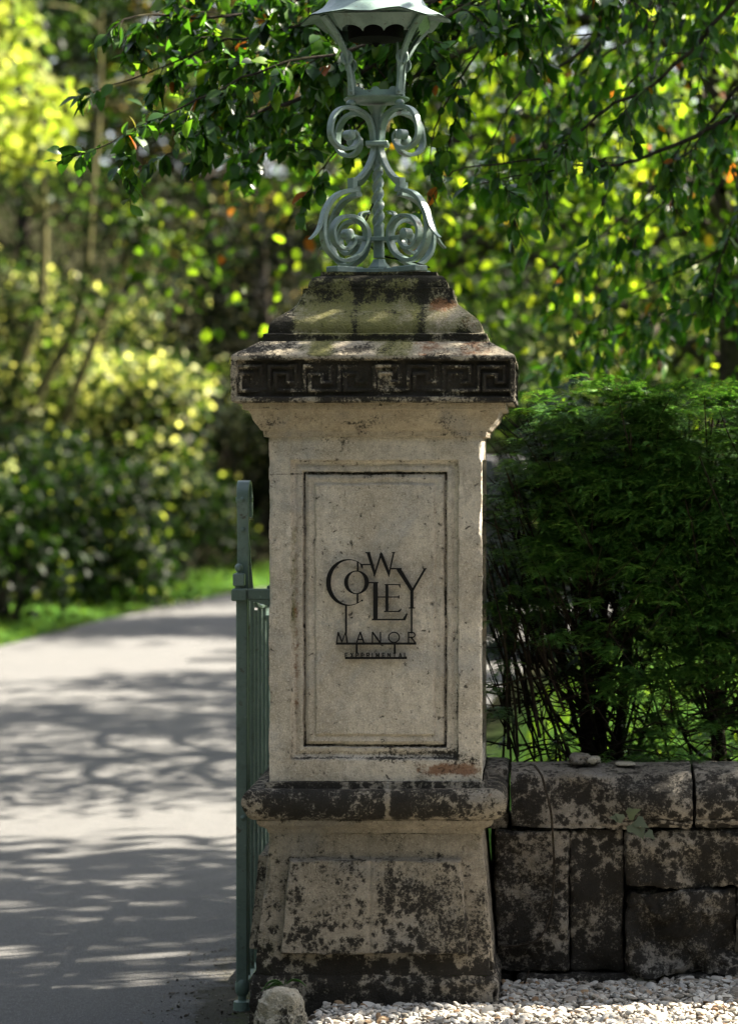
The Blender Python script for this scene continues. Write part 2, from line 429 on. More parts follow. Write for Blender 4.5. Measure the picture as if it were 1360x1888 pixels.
# --- battered plinth with raised panel
pt, pb = hwpx(196), hwpx(221)
ztop, zbot = zpx(1537, pt), zpx(1799, pb)
zp0, zp1 = zpx(1760, pb), zpx(1581, pt)
def rc_plinth(x, z, k, hw):
    t = (z - zp0) / (zp1 - zp0)
    half = .270 + (.247 - .270) * t + (.006 if k else 0)
    ins = sstep(0, .006, half - np.abs(x)) * sstep(0, .006, z - zp0) * sstep(0, .006, zp1 - z)
    # tooled joint in the middle
    jn = .004 * np.exp(-((x + .012) / .0035) ** 2)
    return (-.030 * ins + jn * ins) * (0 if k == 1 else 1)
def st_plinth(px, py, k, x, z, hw):
    o = st4(len(px)); t = (py - 1537) / 262
    inpan = (np.abs(x) < .262) & (py > 1581) & (py < 1760)
    s = .30 + .26 * t + .26 * sstep(1755, 1775, py) + .12 * nz2(px, py, .02, 4)
    s = np.where(inpan, .42 + .14 * t + .12 * gau(px, 760, 60) * gau(py, 1680, 60) - .16 * gau(px, 684, 9) + .07 * gau(px, 845, 30) * t, s)
    s += .1 * gau(px, 880, 30) * sstep(1640, 1760, py)
    o[:, 0] = s
    o[:, 1] = .17 + .28 * gau(px, 492, 16) * sstep(1690, 1790, py) + .22 * gau(px, 898, 12) * gau(py, 1710, 50) + .12 * gau(px, 505, 22)
    o[:, 3] = .22 * gau(px, 684, 8) + .1 * inpan
    return o
pier_part('plinth', [(zbot, pb), (zbot + .002, pb), (ztop, pt)], 210, .0037, M_plinth, pier, rc_plinth, st_plinth, .012, .0016, seed=21)
# --- base mouldings (fillets + torus)
tz0, tz1 = 1512, 1455
tor = [(1537, 199), (1530, 201), (1526, 206), (1523, 213), (1518, 217), (1513, 218)]
for k in range(0, 13):
    a = -math.pi / 2 + math.pi * k / 12
    tor.append((1483.5 - 28.5 * math.sin(a), 216 + 28 * max(0, math.cos(a)) ** .75))
tor += [(1454, 205), (1443, 203), (1441, 198)]
def st_tor(px, py, k, x, z, hw):
    o = st4(len(px)); inside = sstep(1516, 1506, py)
    s = .20 + inside * (.48 + .1 * nz2(px, py, .02, 3) - .18 * gau(px, 458, 18) - .3 * gau(px, 905, 42) - .12 * sstep(1495, 1510, py))
    s -= .5 * gau(px, 716, 5) * inside
    o[:, 0] = s
    o[:, 1] = .14 + .16 * sstep(1490, 1508, py) * inside + .08 * gau(px, 716, 10)
    o[:, 2] = .10 + .34 * gau(px, 482, 14) * gau(py, 1464, 9) + .34 * gau(px, 900, 18) * gau(py, 1462, 9) + .12 * gau(px, 800, 60) * gau(py, 1505, 8)
    o[:, 3] = .3 * gau(px, 716, 5) * inside + .18 * sstep(1458, 1452, py)
    return o
pier_part('base_moulding', prof(tor), 150, .004, M_plinth, pier, None, st_tor, .006, .0016, seed=31)
# --- shaft with recessed panel
sh = hwpx(196)
zsb, zst = zpx(1441, sh), zpx(805, sh)
PX0, PX1, PY0, PY1 = 536, 845, 848, 1401
def rc_shaft(x, z, k, hw):
    px, py = FX(x), FY(z)
    e = np.minimum(np.minimum(px - PX0, PX1 - px), np.minimum(py - PY0, PY1 - py))    # distance inside the outer edge, px
    # arris, cavetto, groove, ovolo, flat field
    xs = [-60, 0, 2.0, 8, 15, 21, 22.5, 25.5, 27, 33, 43, 46, 400]
    ds = [0, 0, .014, .021, .016, .015, .034, .034, .0230, .0165, .0215, .0140, .0140]
    d = np.interp(e, xs, ds)
    return d
def st_shaft(px, py, k, x, z, hw):
    o = st4(len(px))
    inn = np.minimum(np.minimum(px - PX0, PX1 - px), np.minimum(py - PY0, PY1 - py))
    s = .10 + .06 * nz2(px, py, .015, 2)
    s += .30 * gau(py, 876, 9) * (inn > 20) * sstep(1.2, .1, np.abs(px - 690) / 140) + .14 * gau(px, 698, 24) * gau(py, 965, 26)
    s += .40 * gau(inn, 24, 2.8) + .26 * gau(inn, 2.2, 2.0) + .16 * gau(inn, 44.5, 1.6) + .10 * gau(inn, 12, 5)  # darkens panel grooves and edges: moulding shade put into the stain
    s += .18 * sstep(1360, 1405, py) + .14 * gau(px, 862, 26) * sstep(1120, 1330, py) + .12 * gau(px, 960, 1) + .22 * gau(px, 820, 30) * gau(py, 1390, 9)
    s += .15 * gau(px, 720, 100) * gau(py, 1392, 13) + .10 * gau(py, 812, 12) + .12 * gau(px, 760, 24) * gau(py, 835, 18)
    stx = np.clip(fbm(np.stack([px * .06, py * .003, px * 0], 1), 1, 3, 44), 0, 1); s += .55 * stx * np.exp(-np.clip(py - 806, 0, 999) / 45) + .35 * stx * np.exp(-np.clip(py - 848, 0, 999) / 60) * (inn > 0)
    s += .5 * gau(py, 874.5, 1.4) * (px < 556) + .12 * gau(py, 1156, 2.5)
    o[:, 0] = s
    o[:, 1] = .10 + .30 * gau(px, 541, 7) * sstep(930, 1010, py) * sstep(1260, 1150, py) + .12 * gau(px, 541, 9) + .12 * gau(px, 840, 14) * sstep(1180, 1350, py)
    o[:, 2] = .02 + .72 * gau(px, 815, 58) * gau(py, 1419, 15) + .45 * gau(px, 868, 28) * gau(py, 1416, 17) + .22 * gau(px, 546, 9) * sstep(1000, 1100, py) * sstep(1350, 1250, py) + .22 * gau(inn, 9, 8) + .12 * gau(px, 832, 22) * gau(py, 858, 7)
    o[:, 3] = .16 + .22 * gau(py, 1148, 9) * (inn > 46) + .18 * gau(px, 515, 18) * gau(py, 1330, 70) + .25 * gau(py, 1402, 4) * (px > 560) + .12 * (inn > 46)
    return o
pier_part('shaft', [(zsb, sh), (zst, sh)], 250, .0030, M_shaft, pier, rc_shaft, st_shaft, .007, .0012, seed=41)
# --- cornice
def st_cor(px, py, k, x, z, hw):
    o = st4(len(px)); s = .20 + .12 * gau(py, 776, 14) + .1 * gau(py, 800, 4) + .08 * nz2(px, py, .03, 5) + .2 * gau(px, 650, 24) * gau(py, 782, 10)
    o[:, 0] = s; o[:, 2] = .16 + .05 * gau(px, 620, 100); o[:, 1] = .05; o[:, 3] = .08 + .25 * gau(px, 704, 10) * gau(py, 748, 8); return o
pier_part('cornice', prof([(806, 197), (805, 205), (794, 207), (793, 210), (786, 215), (780, 221), (772, 226), (764, 229), (757, 233), (755, 240), (754, 243), (743, 243)]), 150, .004, M_cornice, pier, None, st_cor, .006, .0013, seed=51)
# --- capstone with Greek key frieze
ch = hwpx(262)
zc0, zc1 = zpx(742, ch), zpx(655, ch)
rects = [(0, 33, 155, 400), (0, 265, 155, 185), (235, 265, 155, 325), (160, 265, 298, 325), (160, 190, 225, 325), (52, 190, 225, 252), (52, 86, 225, 400), (52, 348, 370, 400)]
def rc_cap(x, z, k, hw):
    sc_ = F / (7.5 + PC - ch)
    if k in (1, 3): pass
    qx = (x * sc_ + (685.5 - 420)) * 4.857; qy = (850 + (CZ - z) * sc_ - 640) * 4.857
    infr = sstep(60, 74, qx) * sstep(2520, 2506, qx) * sstep(112, 120, qy) * sstep(446, 438, qy)
    u = np.mod(qx - 26, 312.5)
    bar = np.zeros_like(x)
    for (a, b, c, d) in rects:
        for sh_ in (0, -312.5):
            uu = u - sh_ if False else u + (0 if sh_ == 0 else 312.5)
            f = sstep(a - 6, a + 5, uu) * sstep(b + 6, b - 5, uu) * sstep(c - 6, c + 5, qy) * sstep(d + 6, d - 5, qy)
            bar = np.maximum(bar, f)
    er = np.clip(fbm(np.stack([x, z, x * 0 + k], 1), 11, 4, 8) * 2.0 + .70, .05, 1)
    er = er * (1 - .85 * np.clip(fbm(np.stack([x, z, x * 0 + k], 1), 30, 3, 18) * 2.2 - .25, 0, 1))
    return infr * (.017 - .0135 * bar * er)
def st_cap(px, py, k, x, z, hw):
    px = 690 + (px - 692) * .985; py = 850 + (py - 850) * 1.012
    o = st4(len(px)); fr = sstep(653, 660, py)
    s = fr * (.74 + .1 * nz2(px, py, .02, 6) - .17 * gau(px, 708, 38) - .30 * gau(px, 446, 26) - .13 * gau(px, 576, 22) - .30 * gau(px, 830, 34) * gau(py, 728, 16) - .18 * gau(py, 657, 4) - .08 * gau(px, 640, 20))
    s += (1 - fr) * (.33 + .35 * gau(px, 655, 36) * gau(py, 645, 10) + .2 * gau(px, 800, 30) * sstep(640, 655, py) + .25 * gau(px, 470, 60))
    dd_ = rc_cap(x, z, k, hw); barm = sstep(.009, .004, dd_) * fr; s = s - .08 * barm * (.6 + .8 * np.clip(nz2(px, py, .03, 16) + .4, 0, 1)) + .10 * sstep(.012, .016, dd_)
    o[:, 0] = s
    o[:, 1] = .14 + (1 - fr) * (.12 + .36 * gau(np.abs(px - 655), 60, 26) + .3 * gau(px, 750, 16) + .2 * gau(px, 590, 30)) + fr * (.14 + .12 * gau(px, 690, 60))
    o[:, 2] = .10 + (1 - fr) * (.14 + .30 * gau(px, 790, 24) + .28 * gau(px, 870, 34)) + fr * .12 * gau(px, 940, 8)
    o[:, 3] = .1 + (1 - fr) * (.2 * gau(px, 650, 60) + .2 * gau(px, 830, 40)) + fr * .2 * gau(px, 446, 20) + .03 * barm
    return o
sl0 = hwpx(212); 
pier_part('capstone', [(zc0, hwpx(258)), (zc0 + .004, ch), (zc1 - .004, ch), (zc1 + .002, hwpx(260)), (zpx(629, sl0), sl0), (zpx(629, hwpx(207)), hwpx(207))], 250, .0028, M_cap, pier, rc_cap, st_cap, .007, .0012, sharp=50, seed=61, cap_bot=True)
# --- moulded top stone (ogee)
top = [(630, 207), (628, 207), (615, 206), (613, 197), (606, 197), (599, 195), (592, 191), (586, 185), (580, 177), (574, 167), (568, 157), (560, 148), (550, 142), (541, 139), (536, 138), (531, 138), (530.5, 129), (526, 129), (519, 127), (512, 122), (508.5, 116), (508, 108), (501, 107)]
def st_top(px, py, k, x, z, hw):
    o = st4(len(px))
    s = .22 + .24 * gau(px, 655, 9) + .50 * sstep(550, 530, px) + .26 * gau(py, 547, 12) + .2 * gau(py, 572, 7) * gau(px, 700, 60) + .34 * gau(px, 778, 11) + .25 * sstep(545, 532, py) + .45 * gau(py, 622, 7) + .18 * gau(px, 860, 30) + .12 * nz2(px, py, .03, 7) + .25 * gau(py, 504, 4)  # hollow darkened above a lighter bulge: moulding shading put into the stain
    o[:, 0] = s
    o[:, 1] = .53 + .30 * gau(py, 552, 14) * gau(px, 640, 80) + .22 * gau(py, 600, 9) * gau(px, 640, 90) + .25 * gau(px, 770, 8) + .3 * gau(px, 735, 14) * gau(py, 518, 10) + .18 * gau(px, 660, 90)
    o[:, 2] = .09 + .72 * gau(px, 812, 26) * gau(py, 558, 12) + .28 * gau(px, 862, 16) * gau(py, 595, 12) + .15 * gau(px, 820, 60)
    o[:, 3] = .12 + .2 * gau(px, 610, 40) * gau(py, 580, 20) + .2 * gau(px, 720, 36) * gau(py, 580, 20) + .16 * gau(px, 860, 30) * gau(py, 585, 14)
    return o
pier_part('moulded_top_stone', prof(top), 140, .0035, M_cap, pier, None, st_top, .006, .0014, seed=71, cap_top=True)
ZT = zpx(501, hwpx(107))

# ================================================================== LETTER SIGN
SY = -.002
def sgn(q): return [(X_(560 + x / 5.231, SY), Z_(980 + y / 5.231, SY)) for x, y in q]
sign = thing('wall_sign', 'black cut metal lettering with interlocked serif capitals fixed to the panel of the gate pier', 'sign', (X_(692), SY, Z_(1120)))
_lay = [0]
def plate(mb, polys, t=.007):
    for q in polys:
        _lay[0] += 1; y0 = SY - .00012 * (_lay[0] % 9); y1 = y0 + t
        P = sgn(q); n = len(P)
        V = [(x - sign.location.x, y0 - sign.location.y, z - sign.location.z) for x, z in P] + [(x - sign.location.x, y1 - sign.location.y, z - sign.location.z) for x, z in P]
        mb.add(V, [[i, (i + 1) % n, n + (i + 1) % n, n + i] for i in range(n)], None, [list(range(n)), list(range(n, 2 * n))[::-1]])
def stroke(a, b, w_):
    a, b = np.array(a, float), np.array(b, float); d = b - a; d /= np.linalg.norm(d); n = np.array([-d[1], d[0]]) * w_ / 2
    return [tuple(a + n), tuple(b + n), tuple(b - n), tuple(a - n)]
def rect(x0, x1, y0, y1): return [(x0, y0), (x1, y0), (x1, y1), (x0, y1)]
def arc(co_, ro, ci, ri, a0, a1, n=40):
    an = np.radians(np.linspace(a0, a1, n)); out = []
    po = [(co_[0] + ro[0] * math.cos(t), co_[1] - ro[1] * math.sin(t)) for t in an]
    pi = [(ci[0] + ri[0] * math.cos(t), ci[1] - ri[1] * math.sin(t)) for t in an]
    for i in range(n - 1): out.append([po[i], po[i + 1], pi[i + 1], pi[i]])
    return out
def letter(name, polys):
    mb = MB(); plate(mb, polys); return mb.build(name, M_black, sign, False)
letter('letter', arc((425, 492), (211, 226), (442, 492), (184, 215), 49, 311) + [[(538, 308), (568, 328), (567, 364), (553, 345)], [(552, 668), (568, 656), (570, 668), (560, 678)]])
letter('letter', arc((507, 491), (120, 114), (505, 491), (80, 105), 0, 360, 44))
letter('letter', [[(603, 203), (637, 203), (694, 405), (680, 441)], [(670, 425), (682, 441), (754, 214), (740, 198)], [(728, 222), (741, 198), (757, 212), (832, 402), (819, 440)], [(810, 428), (821, 440), (873, 205), (858, 205)], rect(592, 640, 198, 209), rect(848, 879, 198, 208)])
letter('letter', [rect(668, 711, 489, 852), rect(655, 978, 843, 858), [(950, 848), (988, 788), (1000, 796), (978, 858)], rect(655, 716, 487, 499)])
letter('letter', [rect(786, 814, 508, 774), rect(780, 930, 507, 518), [(908, 510), (930, 508), (934, 546), (924, 538)], rect(800, 918, 627, 638), [(902, 630), (920, 612), (921, 651), (906, 638)], rect(772, 925, 766, 778), [(900, 770), (942, 741), (938, 758), (922, 778)]])
letter('letter', [[(886, 360), (937, 360), (1056, 560), (1026, 574)], [(1156, 360), (1181, 357), (1056, 574), (1042, 556)], rect(1025, 1056, 556, 736), rect(1010, 1072, 733, 744), rect(1146, 1184, 354, 363)])
letter('connecting_bar', [rect(553, 642, 313, 326)]); letter('connecting_bar', [rect(836, 942, 352, 366)]); letter('connecting_bar', [rect(614, 672, 487, 501)]); letter('connecting_bar', [rect(706, 792, 627, 638)])
letter('connecting_bar', [rect(510, 527, 290, 388)]); letter('connecting_bar', [rect(508, 525, 598, 692)])
letter('stem', [rect(397, 415, 708, 985)]); letter('stem', [rect(1030, 1046, 740, 985)]); letter('stem', [rect(499, 518, 1086, 1180)]); letter('stem', [rect(866, 885, 1086, 1180)])
letter('letter', [stroke((316, 1076), (331, 970), 12), stroke((329, 972), (366, 1070), 13), stroke((364, 1070), (402, 972), 10), stroke((402, 970), (419, 1076), 14)])
letter('letter', [stroke((508, 1076), (543, 969), 12), stroke((541, 969), (579, 1076), 14), stroke((520, 1042), (566, 1042), 11)])
letter('letter', [stroke((660, 969), (660, 1076), 12), stroke((660, 970), (736, 1076), 15), stroke((738, 969), (738, 1076), 12)])
letter('letter', arc((868, 1022), (58, 54), (868, 1022), (46, 43), 0, 360, 30))
letter('letter', [stroke((1008, 969), (1008, 1076), 13), stroke((1002, 975), (1048, 975), 11), stroke((1008, 1022), (1048, 1022), 11), stroke((1034, 1022), (1074, 1076), 14)] + arc((1046, 998.5), (30, 29), (1046, 998.5), (18, 18), -90, 90, 14))
letter('underline_bar', [rect(308, 1083, 1072, 1093)]); letter('underline_bar', [rect(396, 993, 1211, 1232)])
def q2(x): return (x / 9.067 + 70) * 5.231
def small(ch_, cx):
    c = q2(cx); a, b, wd, w_ = 1172, 1216, 11, 8.5
    L, R = c - wd, c + wd; mid = 1194
    D = {'E': [((L, a), (L, b)), ((L, a + 3), (R, a + 3)), ((L, mid), (R - 3, mid)), ((L, b - 4), (R, b - 4))],
         'X': [((L, a), (R, b)), ((R, a), (L, b))], 'I': [((c, a), (c, b))],
         'P': [((L, a), (L, b)), ((L, a + 3), (R, a + 3)), ((R, a), (R, mid + 3)), ((L, mid), (R, mid))],
         'R': [((L, a), (L, b)), ((L, a + 3), (R, a + 3)), ((R, a), (R, mid + 3)), ((L, mid), (R, mid)), ((c, mid), (R + 1, b))],
         'M': [((L - 4, b), (L - 1, a)), ((L - 1, a), (c, b - 6)), ((c, b - 6), (R + 1, a)), ((R + 1, a), (R + 4, b))],
         'N': [((L, a), (L, b)), ((L, a), (R, b)), ((R, a), (R, b))], 'T': [((c, a), (c, b)), ((L - 2, a + 3), (R + 2, a + 3))],
         'A': [((L - 2, b), (c, a)), ((c, a), (R + 2, b)), ((L + 2, 1203), (R - 2, 1203))], 'L': [((L, a), (L, b)), ((L, b - 4), (R, b - 4))]}
    return [stroke(p, q, w_) for p, q in D[ch_]]
for ch_, cx in zip('EXPERIMENTAL', (75, 165, 256, 345, 435, 508, 597, 695, 788, 880, 975, 1066)):
    letter('small_letter', small(ch_, cx))

# ================================================================== LANTERN
LX, LY = -.008, PC
lamp = thing('gate_lantern', 'open grey green wrought iron lantern on scrolled brackets standing on top of the gate pier', 'lantern', (LX, LY, ZT))
UZ = (7.5 + PC) / F
def lz(y2, off=240): return CZ - (off + y2 / 4.25 - 850) * UZ - ZT       # zoomed-crop y -> local z
K45 = UZ / 4.25 / math.cos(math.pi / 4)
lamp.rotation_euler = (0, math.radians(-.8), 0)
# base plate
mb = MB()
mb.box((0, 0, .009), (.098, .098, .0085), bev=.003)
for a in (45, 135, 225, 315):
    r = Matrix.Rotation(math.radians(a), 3, 'Z'); d = np.array([math.cos(math.radians(a)), math.sin(math.radians(a)), 0])
    mb.box(d * .135 + np.array([0, 0, .0125]), (.052, .026, .0095), r, bev=.003)
mb.build('base_plate', M_iron, lamp)
# twisted stem
mb = MB()
zz = np.linspace(lz(1000), lz(80), 110); n = 16; V = []
zt0, zt1 = lz(760), lz(260)
for z in zz:
    tw = 2 * math.pi * 1.9 * np.clip((z - zt0) / (zt1 - zt0), 0, 1)
    tw_amt = sstep(zt0 - .006, zt0 + .012, z) * sstep(zt1 + .006, zt1 - .012, z)
    base = .0165 - .004 * (z - zz[0]) / (zz[-1] - zz[0])
    for j in range(n):
        t = 2 * math.pi * j / n
        oct_ = 1 / max(abs(math.cos(t)), abs(math.sin(t)), .92)
        lob = 1 + .30 * math.cos(3 * (t - tw))
        V.append((base * (oct_ * (1 - tw_amt) + lob * tw_amt) * math.cos(t), base * (oct_ * (1 - tw_amt) + lob * tw_amt) * math.sin(t), z))
i = np.arange(len(zz) - 1)[:, None] * n; j = np.arange(n)[None]
mb.add(V, np.stack([i + j, i + (j + 1) % n, i + n + (j + 1) % n, i + n + j], -1).reshape(-1, 4))
mb.build('twisted_stem', M_iron, lamp, sharp=50)
mb = MB(); mb.lathe([(.0, .018), (.034, .018), (.034, .026), (.026, .034), (.0205, .042), (.018, .05), (0, .05)], n=8); mb.build('stem_foot', M_iron, lamp, sharp=30)
mb = MB(); mb.box((0, 0, lz(857)), (.0235, .0235, .0055), bev=.002); mb.build('stem_collar', M_iron, lamp)
# scroll brackets
low = [(22, 110), (30, 170), (48, 235), (85, 315), (140, 385), (186, 405)]
low2 = [(186, 408), (184, 440), (170, 478)]
big = [(160, 482), (215, 492), (290, 525), (350, 590), (385, 670), (400, 760), (402, 850), (385, 930), (340, 995), (285, 1035), (220, 1030), (140, 975), (98, 890), (92, 800), (118, 735), (170, 697), (225, 690), (285, 715), (325, 775), (332, 840), (312, 905), (262, 945), (215, 930), (185, 885), (190, 840)]
up = [(20, 1125), (30, 1085), (38, 1010), (70, 925), (130, 878), (195, 862), (262, 880), (310, 930), (333, 1000), (340, 1075), (325, 1130), (290, 1170), (235, 1188), (180, 1170), (150, 1125), (150, 1075), (175, 1045)]
def rad(pts, off, a):
    c_, s_ = math.cos(a), math.sin(a)
    P = spline([(s * K45, 0, lz(y, off)) for s, y in pts], n=7)
    return np.stack([P[:, 0] * c_, P[:, 0] * s_, P[:, 2]], 1)
for a in (math.pi / 4, 3 * math.pi / 4, 5 * math.pi / 4, 7 * math.pi / 4):
    wd = (-math.sin(a), math.cos(a), 0); mb = MB()
    mb.strap(rad(low, 240, a), .022, .011, wd)
    mb.strap(np.array([[s * K45 * math.cos(a), s * K45 * math.sin(a), lz(y)] for s, y in [(186, 392), (186, 470)]]), .026, .020, wd)
    Pb = rad(big, 240, a); mb.strap(Pb, .024, np.linspace(.013, .0105, len(Pb)), wd)
    # flared tail and inner leaf
    Pt = rad([(352, 585), (392, 665), (412, 740), (432, 800), (462, 850), (498, 888)], 240, a); mb.strap(Pt, np.linspace(.026, .012, len(Pt)), np.linspace(.006, .012, len(Pt)) * np.linspace(1.2, .35, len(Pt)), wd)
    Pi = rad([(88, 830), (95, 770), (120, 715), (138, 680), (120, 652), (72, 640)], 240, a); mb.strap(Pi, np.linspace(.022, .010, len(Pi)), np.linspace(.010, .004, len(Pi)), wd)
    # eye
    Re = np.array([[math.cos(a), -math.sin(a), 0], [math.sin(a), math.cos(a), 0], [0, 0, 1]])
    def eye(s, y, r, off, hw=.016):
        pr = np.array([(0, -hw), (r * .7, -hw), (r, -hw + .003), (r, hw - .003), (r * .7, hw), (0, hw)])
        m2 = MB(); m2.lathe(pr, n=18, axis='y'); V = m2.V[0] @ Re.T + np.array([s * K45 * math.cos(a), s * K45 * math.sin(a), lz(y, off)])
        mb.add(V, m2.Q[0])
    eye(228, 830, .016, 240)
    mb.build('scroll_bracket', M_iron, lamp)
    mb = MB(); Pu = rad(up, 0, a); mb.strap(Pu, .022, np.linspace(.012, .010, len(Pu)), wd)
    eye(205, 1078, .015, 0)
    mb.build('upper_scroll', M_iron, lamp)
    # ball under the tray
    bz = lz(832, 0); mb = MB()
    mb.lathe([(.0145 * math.sin(t), bz - .0118 * math.cos(t)) for t in np.linspace(0, math.pi, 10)], (190 * K45 * math.cos(a), 190 * K45 * math.sin(a), 0), 16); mb.build('ball_knob', M_iron, lamp)
# tie bars joining the scroll eyes, collar
mb = MB(); h = 190 * K45 * math.cos(math.pi / 4)
for sx, sy, hx, hy in ((0, -1, 1, 0), (0, 1, 1, 0), (-1, 0, 0, 1), (1, 0, 0, 1)):
    pass
for sy in (-1, 1):
    mb.strap([(-h, sy * h * .99, lz(850)), (-.03, sy * .03 - 0, lz(856)), (.03, sy * .03, lz(856)), (h, sy * h * .99, lz(850))], .012, .011, (0, 0, 1))
mb.build('tie_bar', M_iron, lamp)
mb = MB(); mb.box((0, 0, lz(108)), (.034, .034, .0075), bev=.003); mb.build('collar', M_iron, lamp)
# central socket above collar
mb = MB(); mb.lathe([(.0, lz(1120, 0)), (.011, lz(1120, 0)), (.014, lz(1000, 0)), (.019, lz(900, 0)), (.019, lz(880, 0)), (.03, lz(830, 0)), (.0, lz(830, 0))], n=12); mb.build('socket', M_iron, lamp)
# tray
mb = MB(); zt = lz(790, 0)
mb.lathe([(0, zt - .008), (.045, zt - .008), (.085, zt - .003), (.098, zt + .003), (.099, zt + .007), (.092, zt + .007), (.0, zt + .003)], n=36); mb.build('tray', M_iron, lamp)
# gallery strips with scalloped tops, square on plan
gh = .066; g0, g1 = lz(775, 0), lz(722, 0)
mb = MB()
for k in range(4):
    a = k * math.pi / 2; R = np.array([[math.cos(a), -math.sin(a), 0], [math.sin(a), math.cos(a), 0], [0, 0, 1]])
    xs = np.linspace(-gh, gh, 61); tops = g1 + .0095 * np.maximum(0, np.sin((xs / gh * 2.5 + .5) * math.pi)) ** .6
    for yo in (0,):
        V = []
        for x, t in zip(xs, tops):
            V += [(x, -gh - .0012, g0), (x, -gh - .0012, t), (x, -gh + .0012, t), (x, -gh + .0012, g0)]
        Q = []
        for i in range(60):
            b = i * 4
            for e in range(4): Q.append([b + e, b + 4 + e, b + 4 + (e + 1) % 4, b + (e + 1) % 4])
        mb.add(np.array(V) @ R.T, Q)
mb.build('gallery', M_iron, lamp, sharp=40)
# posts
def post(sx, sy):
    pts = [(.071, 765), (.071, 735), (.073, 650), (.077, 560), (.082, 480), (.092, 400), (.113, 290), (.146, 175)]
    P = spline([(sx * r, sy * r, lz(y, 0)) for r, y in pts], n=5)
    wdt = np.interp(np.linspace(0, 1, len(P)), [0, .12, .3, .42, .5, .6, .8, 1], [.022, .022, .015, .014, .012, .015, .020, .024])
    mb = MB(); mb.strap(P, wdt, .010, (-sy, sx, 0))
    c = np.array([sx * .082, sy * .082, lz(478, 0)])
    # ring eye in the post
    t = np.linspace(0, 2 * math.pi, 25); up_ = np.array([0, 0, 1.0]); tv = np.array([-sy, sx, 0]) / math.sqrt(2)
    tv = np.array([1.0 * (1 if sx * sy else 1), 0, 0])
    ring = c + np.outer(np.cos(t), tv) * .0135 + np.outer(np.sin(t), up_) * .018
    mb.tube(ring, .0055, 8)
    mb.lathe([(0, 0), (.006, .0), (.0055, .004), (.003, .006), (0, .0065)], (0, 0, 0), 10)
    V = mb.V[-1]; mb.V[-1] = np.stack([V[:, 0], -V[:, 2] - .006, V[:, 1]], 1) + np.array([sx * .071, sy * .071, lz(742, 0)])
    mb.build('corner_post', M_iron, lamp)
for sx in (-1, 1):
    for sy in (-1, 1): post(sx, sy)
# valance with scalloped lower edge
mb = MB()
zv0 = lz(165, 0)
def val_pt(t, lower):
    # irregular octagon, t in 0..8
    R_ = .158 if not lower else .116
    hf = .118 if not lower else .092
    cs = [(-hf, -R_), (hf, -R_), (R_, -hf), (R_, hf), (hf, R_), (-hf, R_), (-R_, hf), (-R_, -hf)]
    i = int(t) % 8; f = t - int(t); a, b = np.array(cs[i]), np.array(cs[(i + 1) % 8]); return a + (b - a) * f
V = []; ns = 8 * 36
for k in range(ns):
    t = k / 36; nsc = 3.0 if int(t) % 2 == 0 else 1
    f = t - int(t); s = abs(math.sin((f * nsc) * math.pi)) ** .55
    a = val_pt(t, False); b = val_pt(t, True); zlow = lz(290, 0)
    u = 1 - .36 * s
    p = a + (b - a) * u; zl = zv0 + (zlow - zv0) * u
    V += [(a[0], a[1], zv0), (p[0], p[1], zl)]
Q = [[2 * k, (2 * k + 2) % (2 * ns), (2 * k + 3) % (2 * ns), 2 * k + 1] for k in range(ns)]
mb.add(V, Q); mb.build('valance', M_iron, lamp, sharp=30)
# roof: eight petals with dipped rim
def roof_r(u, th):
    # u 0 rim..1 top ; th angle
    ph = (th / (math.pi / 4)) % 1.0; crn = abs(ph - .5) * 2      # 1 at ridge corners, 0 mid petal
    r = np.interp(u, [0, .12, .3, .55, .8, 1], [.225, .20, .155, .118, .07, .018])
    r *= 1 - .085 * (1 - crn ** 1.5) * np.interp(u, [0, .4, 1], [1, .7, .4])
    z = np.interp(u, [0, .12, .3, .55, .8, 1], [0, .012, .040, .10, .19, .26])
    z += np.interp(u, [0, .15, .4], [.007, .002, 0]) * (1 - crn) - np.interp(u, [0, .12], [.006, 0]) * crn
    return r, z
mb = MB(); nu, nt_ = 22, 96; V = []
zr = lz(160, 0)
for iu in range(nu):
    for it in range(nt_):
        th = it / nt_ * 2 * math.pi; r, z = roof_r(iu / (nu - 1), th)
        wv = .0035 * math.sin(th * 5.3 + iu * .7) * (1 - iu / nu)
        V.append((r * math.cos(th), r * math.sin(th), zr + z + wv))
i = np.arange(nu - 1)[:, None] * nt_; j = np.arange(nt_)[None]
mb.add(V, np.stack([i + j, i + (j + 1) % nt_, i + nt_ + (j + 1) % nt_, i + nt_ + j], -1).reshape(-1, 4))
# rolled lower lip back to the valance
V = []
for it in range(nt_):
    th = it / nt_ * 2 * math.pi; r, z = roof_r(0, th); V.append((r * math.cos(th) * .998, r * math.sin(th) * .998, zr + z - .004 + .0035 * math.sin(th * 5.3)))
    V.append((.150 * math.cos(th) * 1.0, .150 * math.sin(th), zr + .006))
mb.add(V, [[2 * k, 2 * k + 1, (2 * k + 3) % (2 * nt_), (2 * k + 2) % (2 * nt_)] for k in range(nt_)])
mb.build('roof', M_iron, lamp, sharp=28, fix=False)
mb = MB(); mb.lathe([(0, .25), (.02, .25), (.03, .265), (.018, .285), (.012, .30), (.026, .32), (.022, .345), (.006, .37), (0, .40)], (0, 0, zr), 16); mb.build('finial', M_iron, lamp)
mb = MB()
for s in (-1, 1):   # dark vents cut below the front ridge petals
    V = []
    for (dx, uu, lift) in ((.002, .55, .004), (.012, .53, .004), (.030, .30, .003), (.022, .33, .003)):
        r, z = roof_r(uu, -math.pi / 2); V.append((s * dx, -r - .004, zr + z + lift))
    mb.add(V, [[0, 1, 2, 3]])
mb.build('vent_slit', M_void, lamp, False)
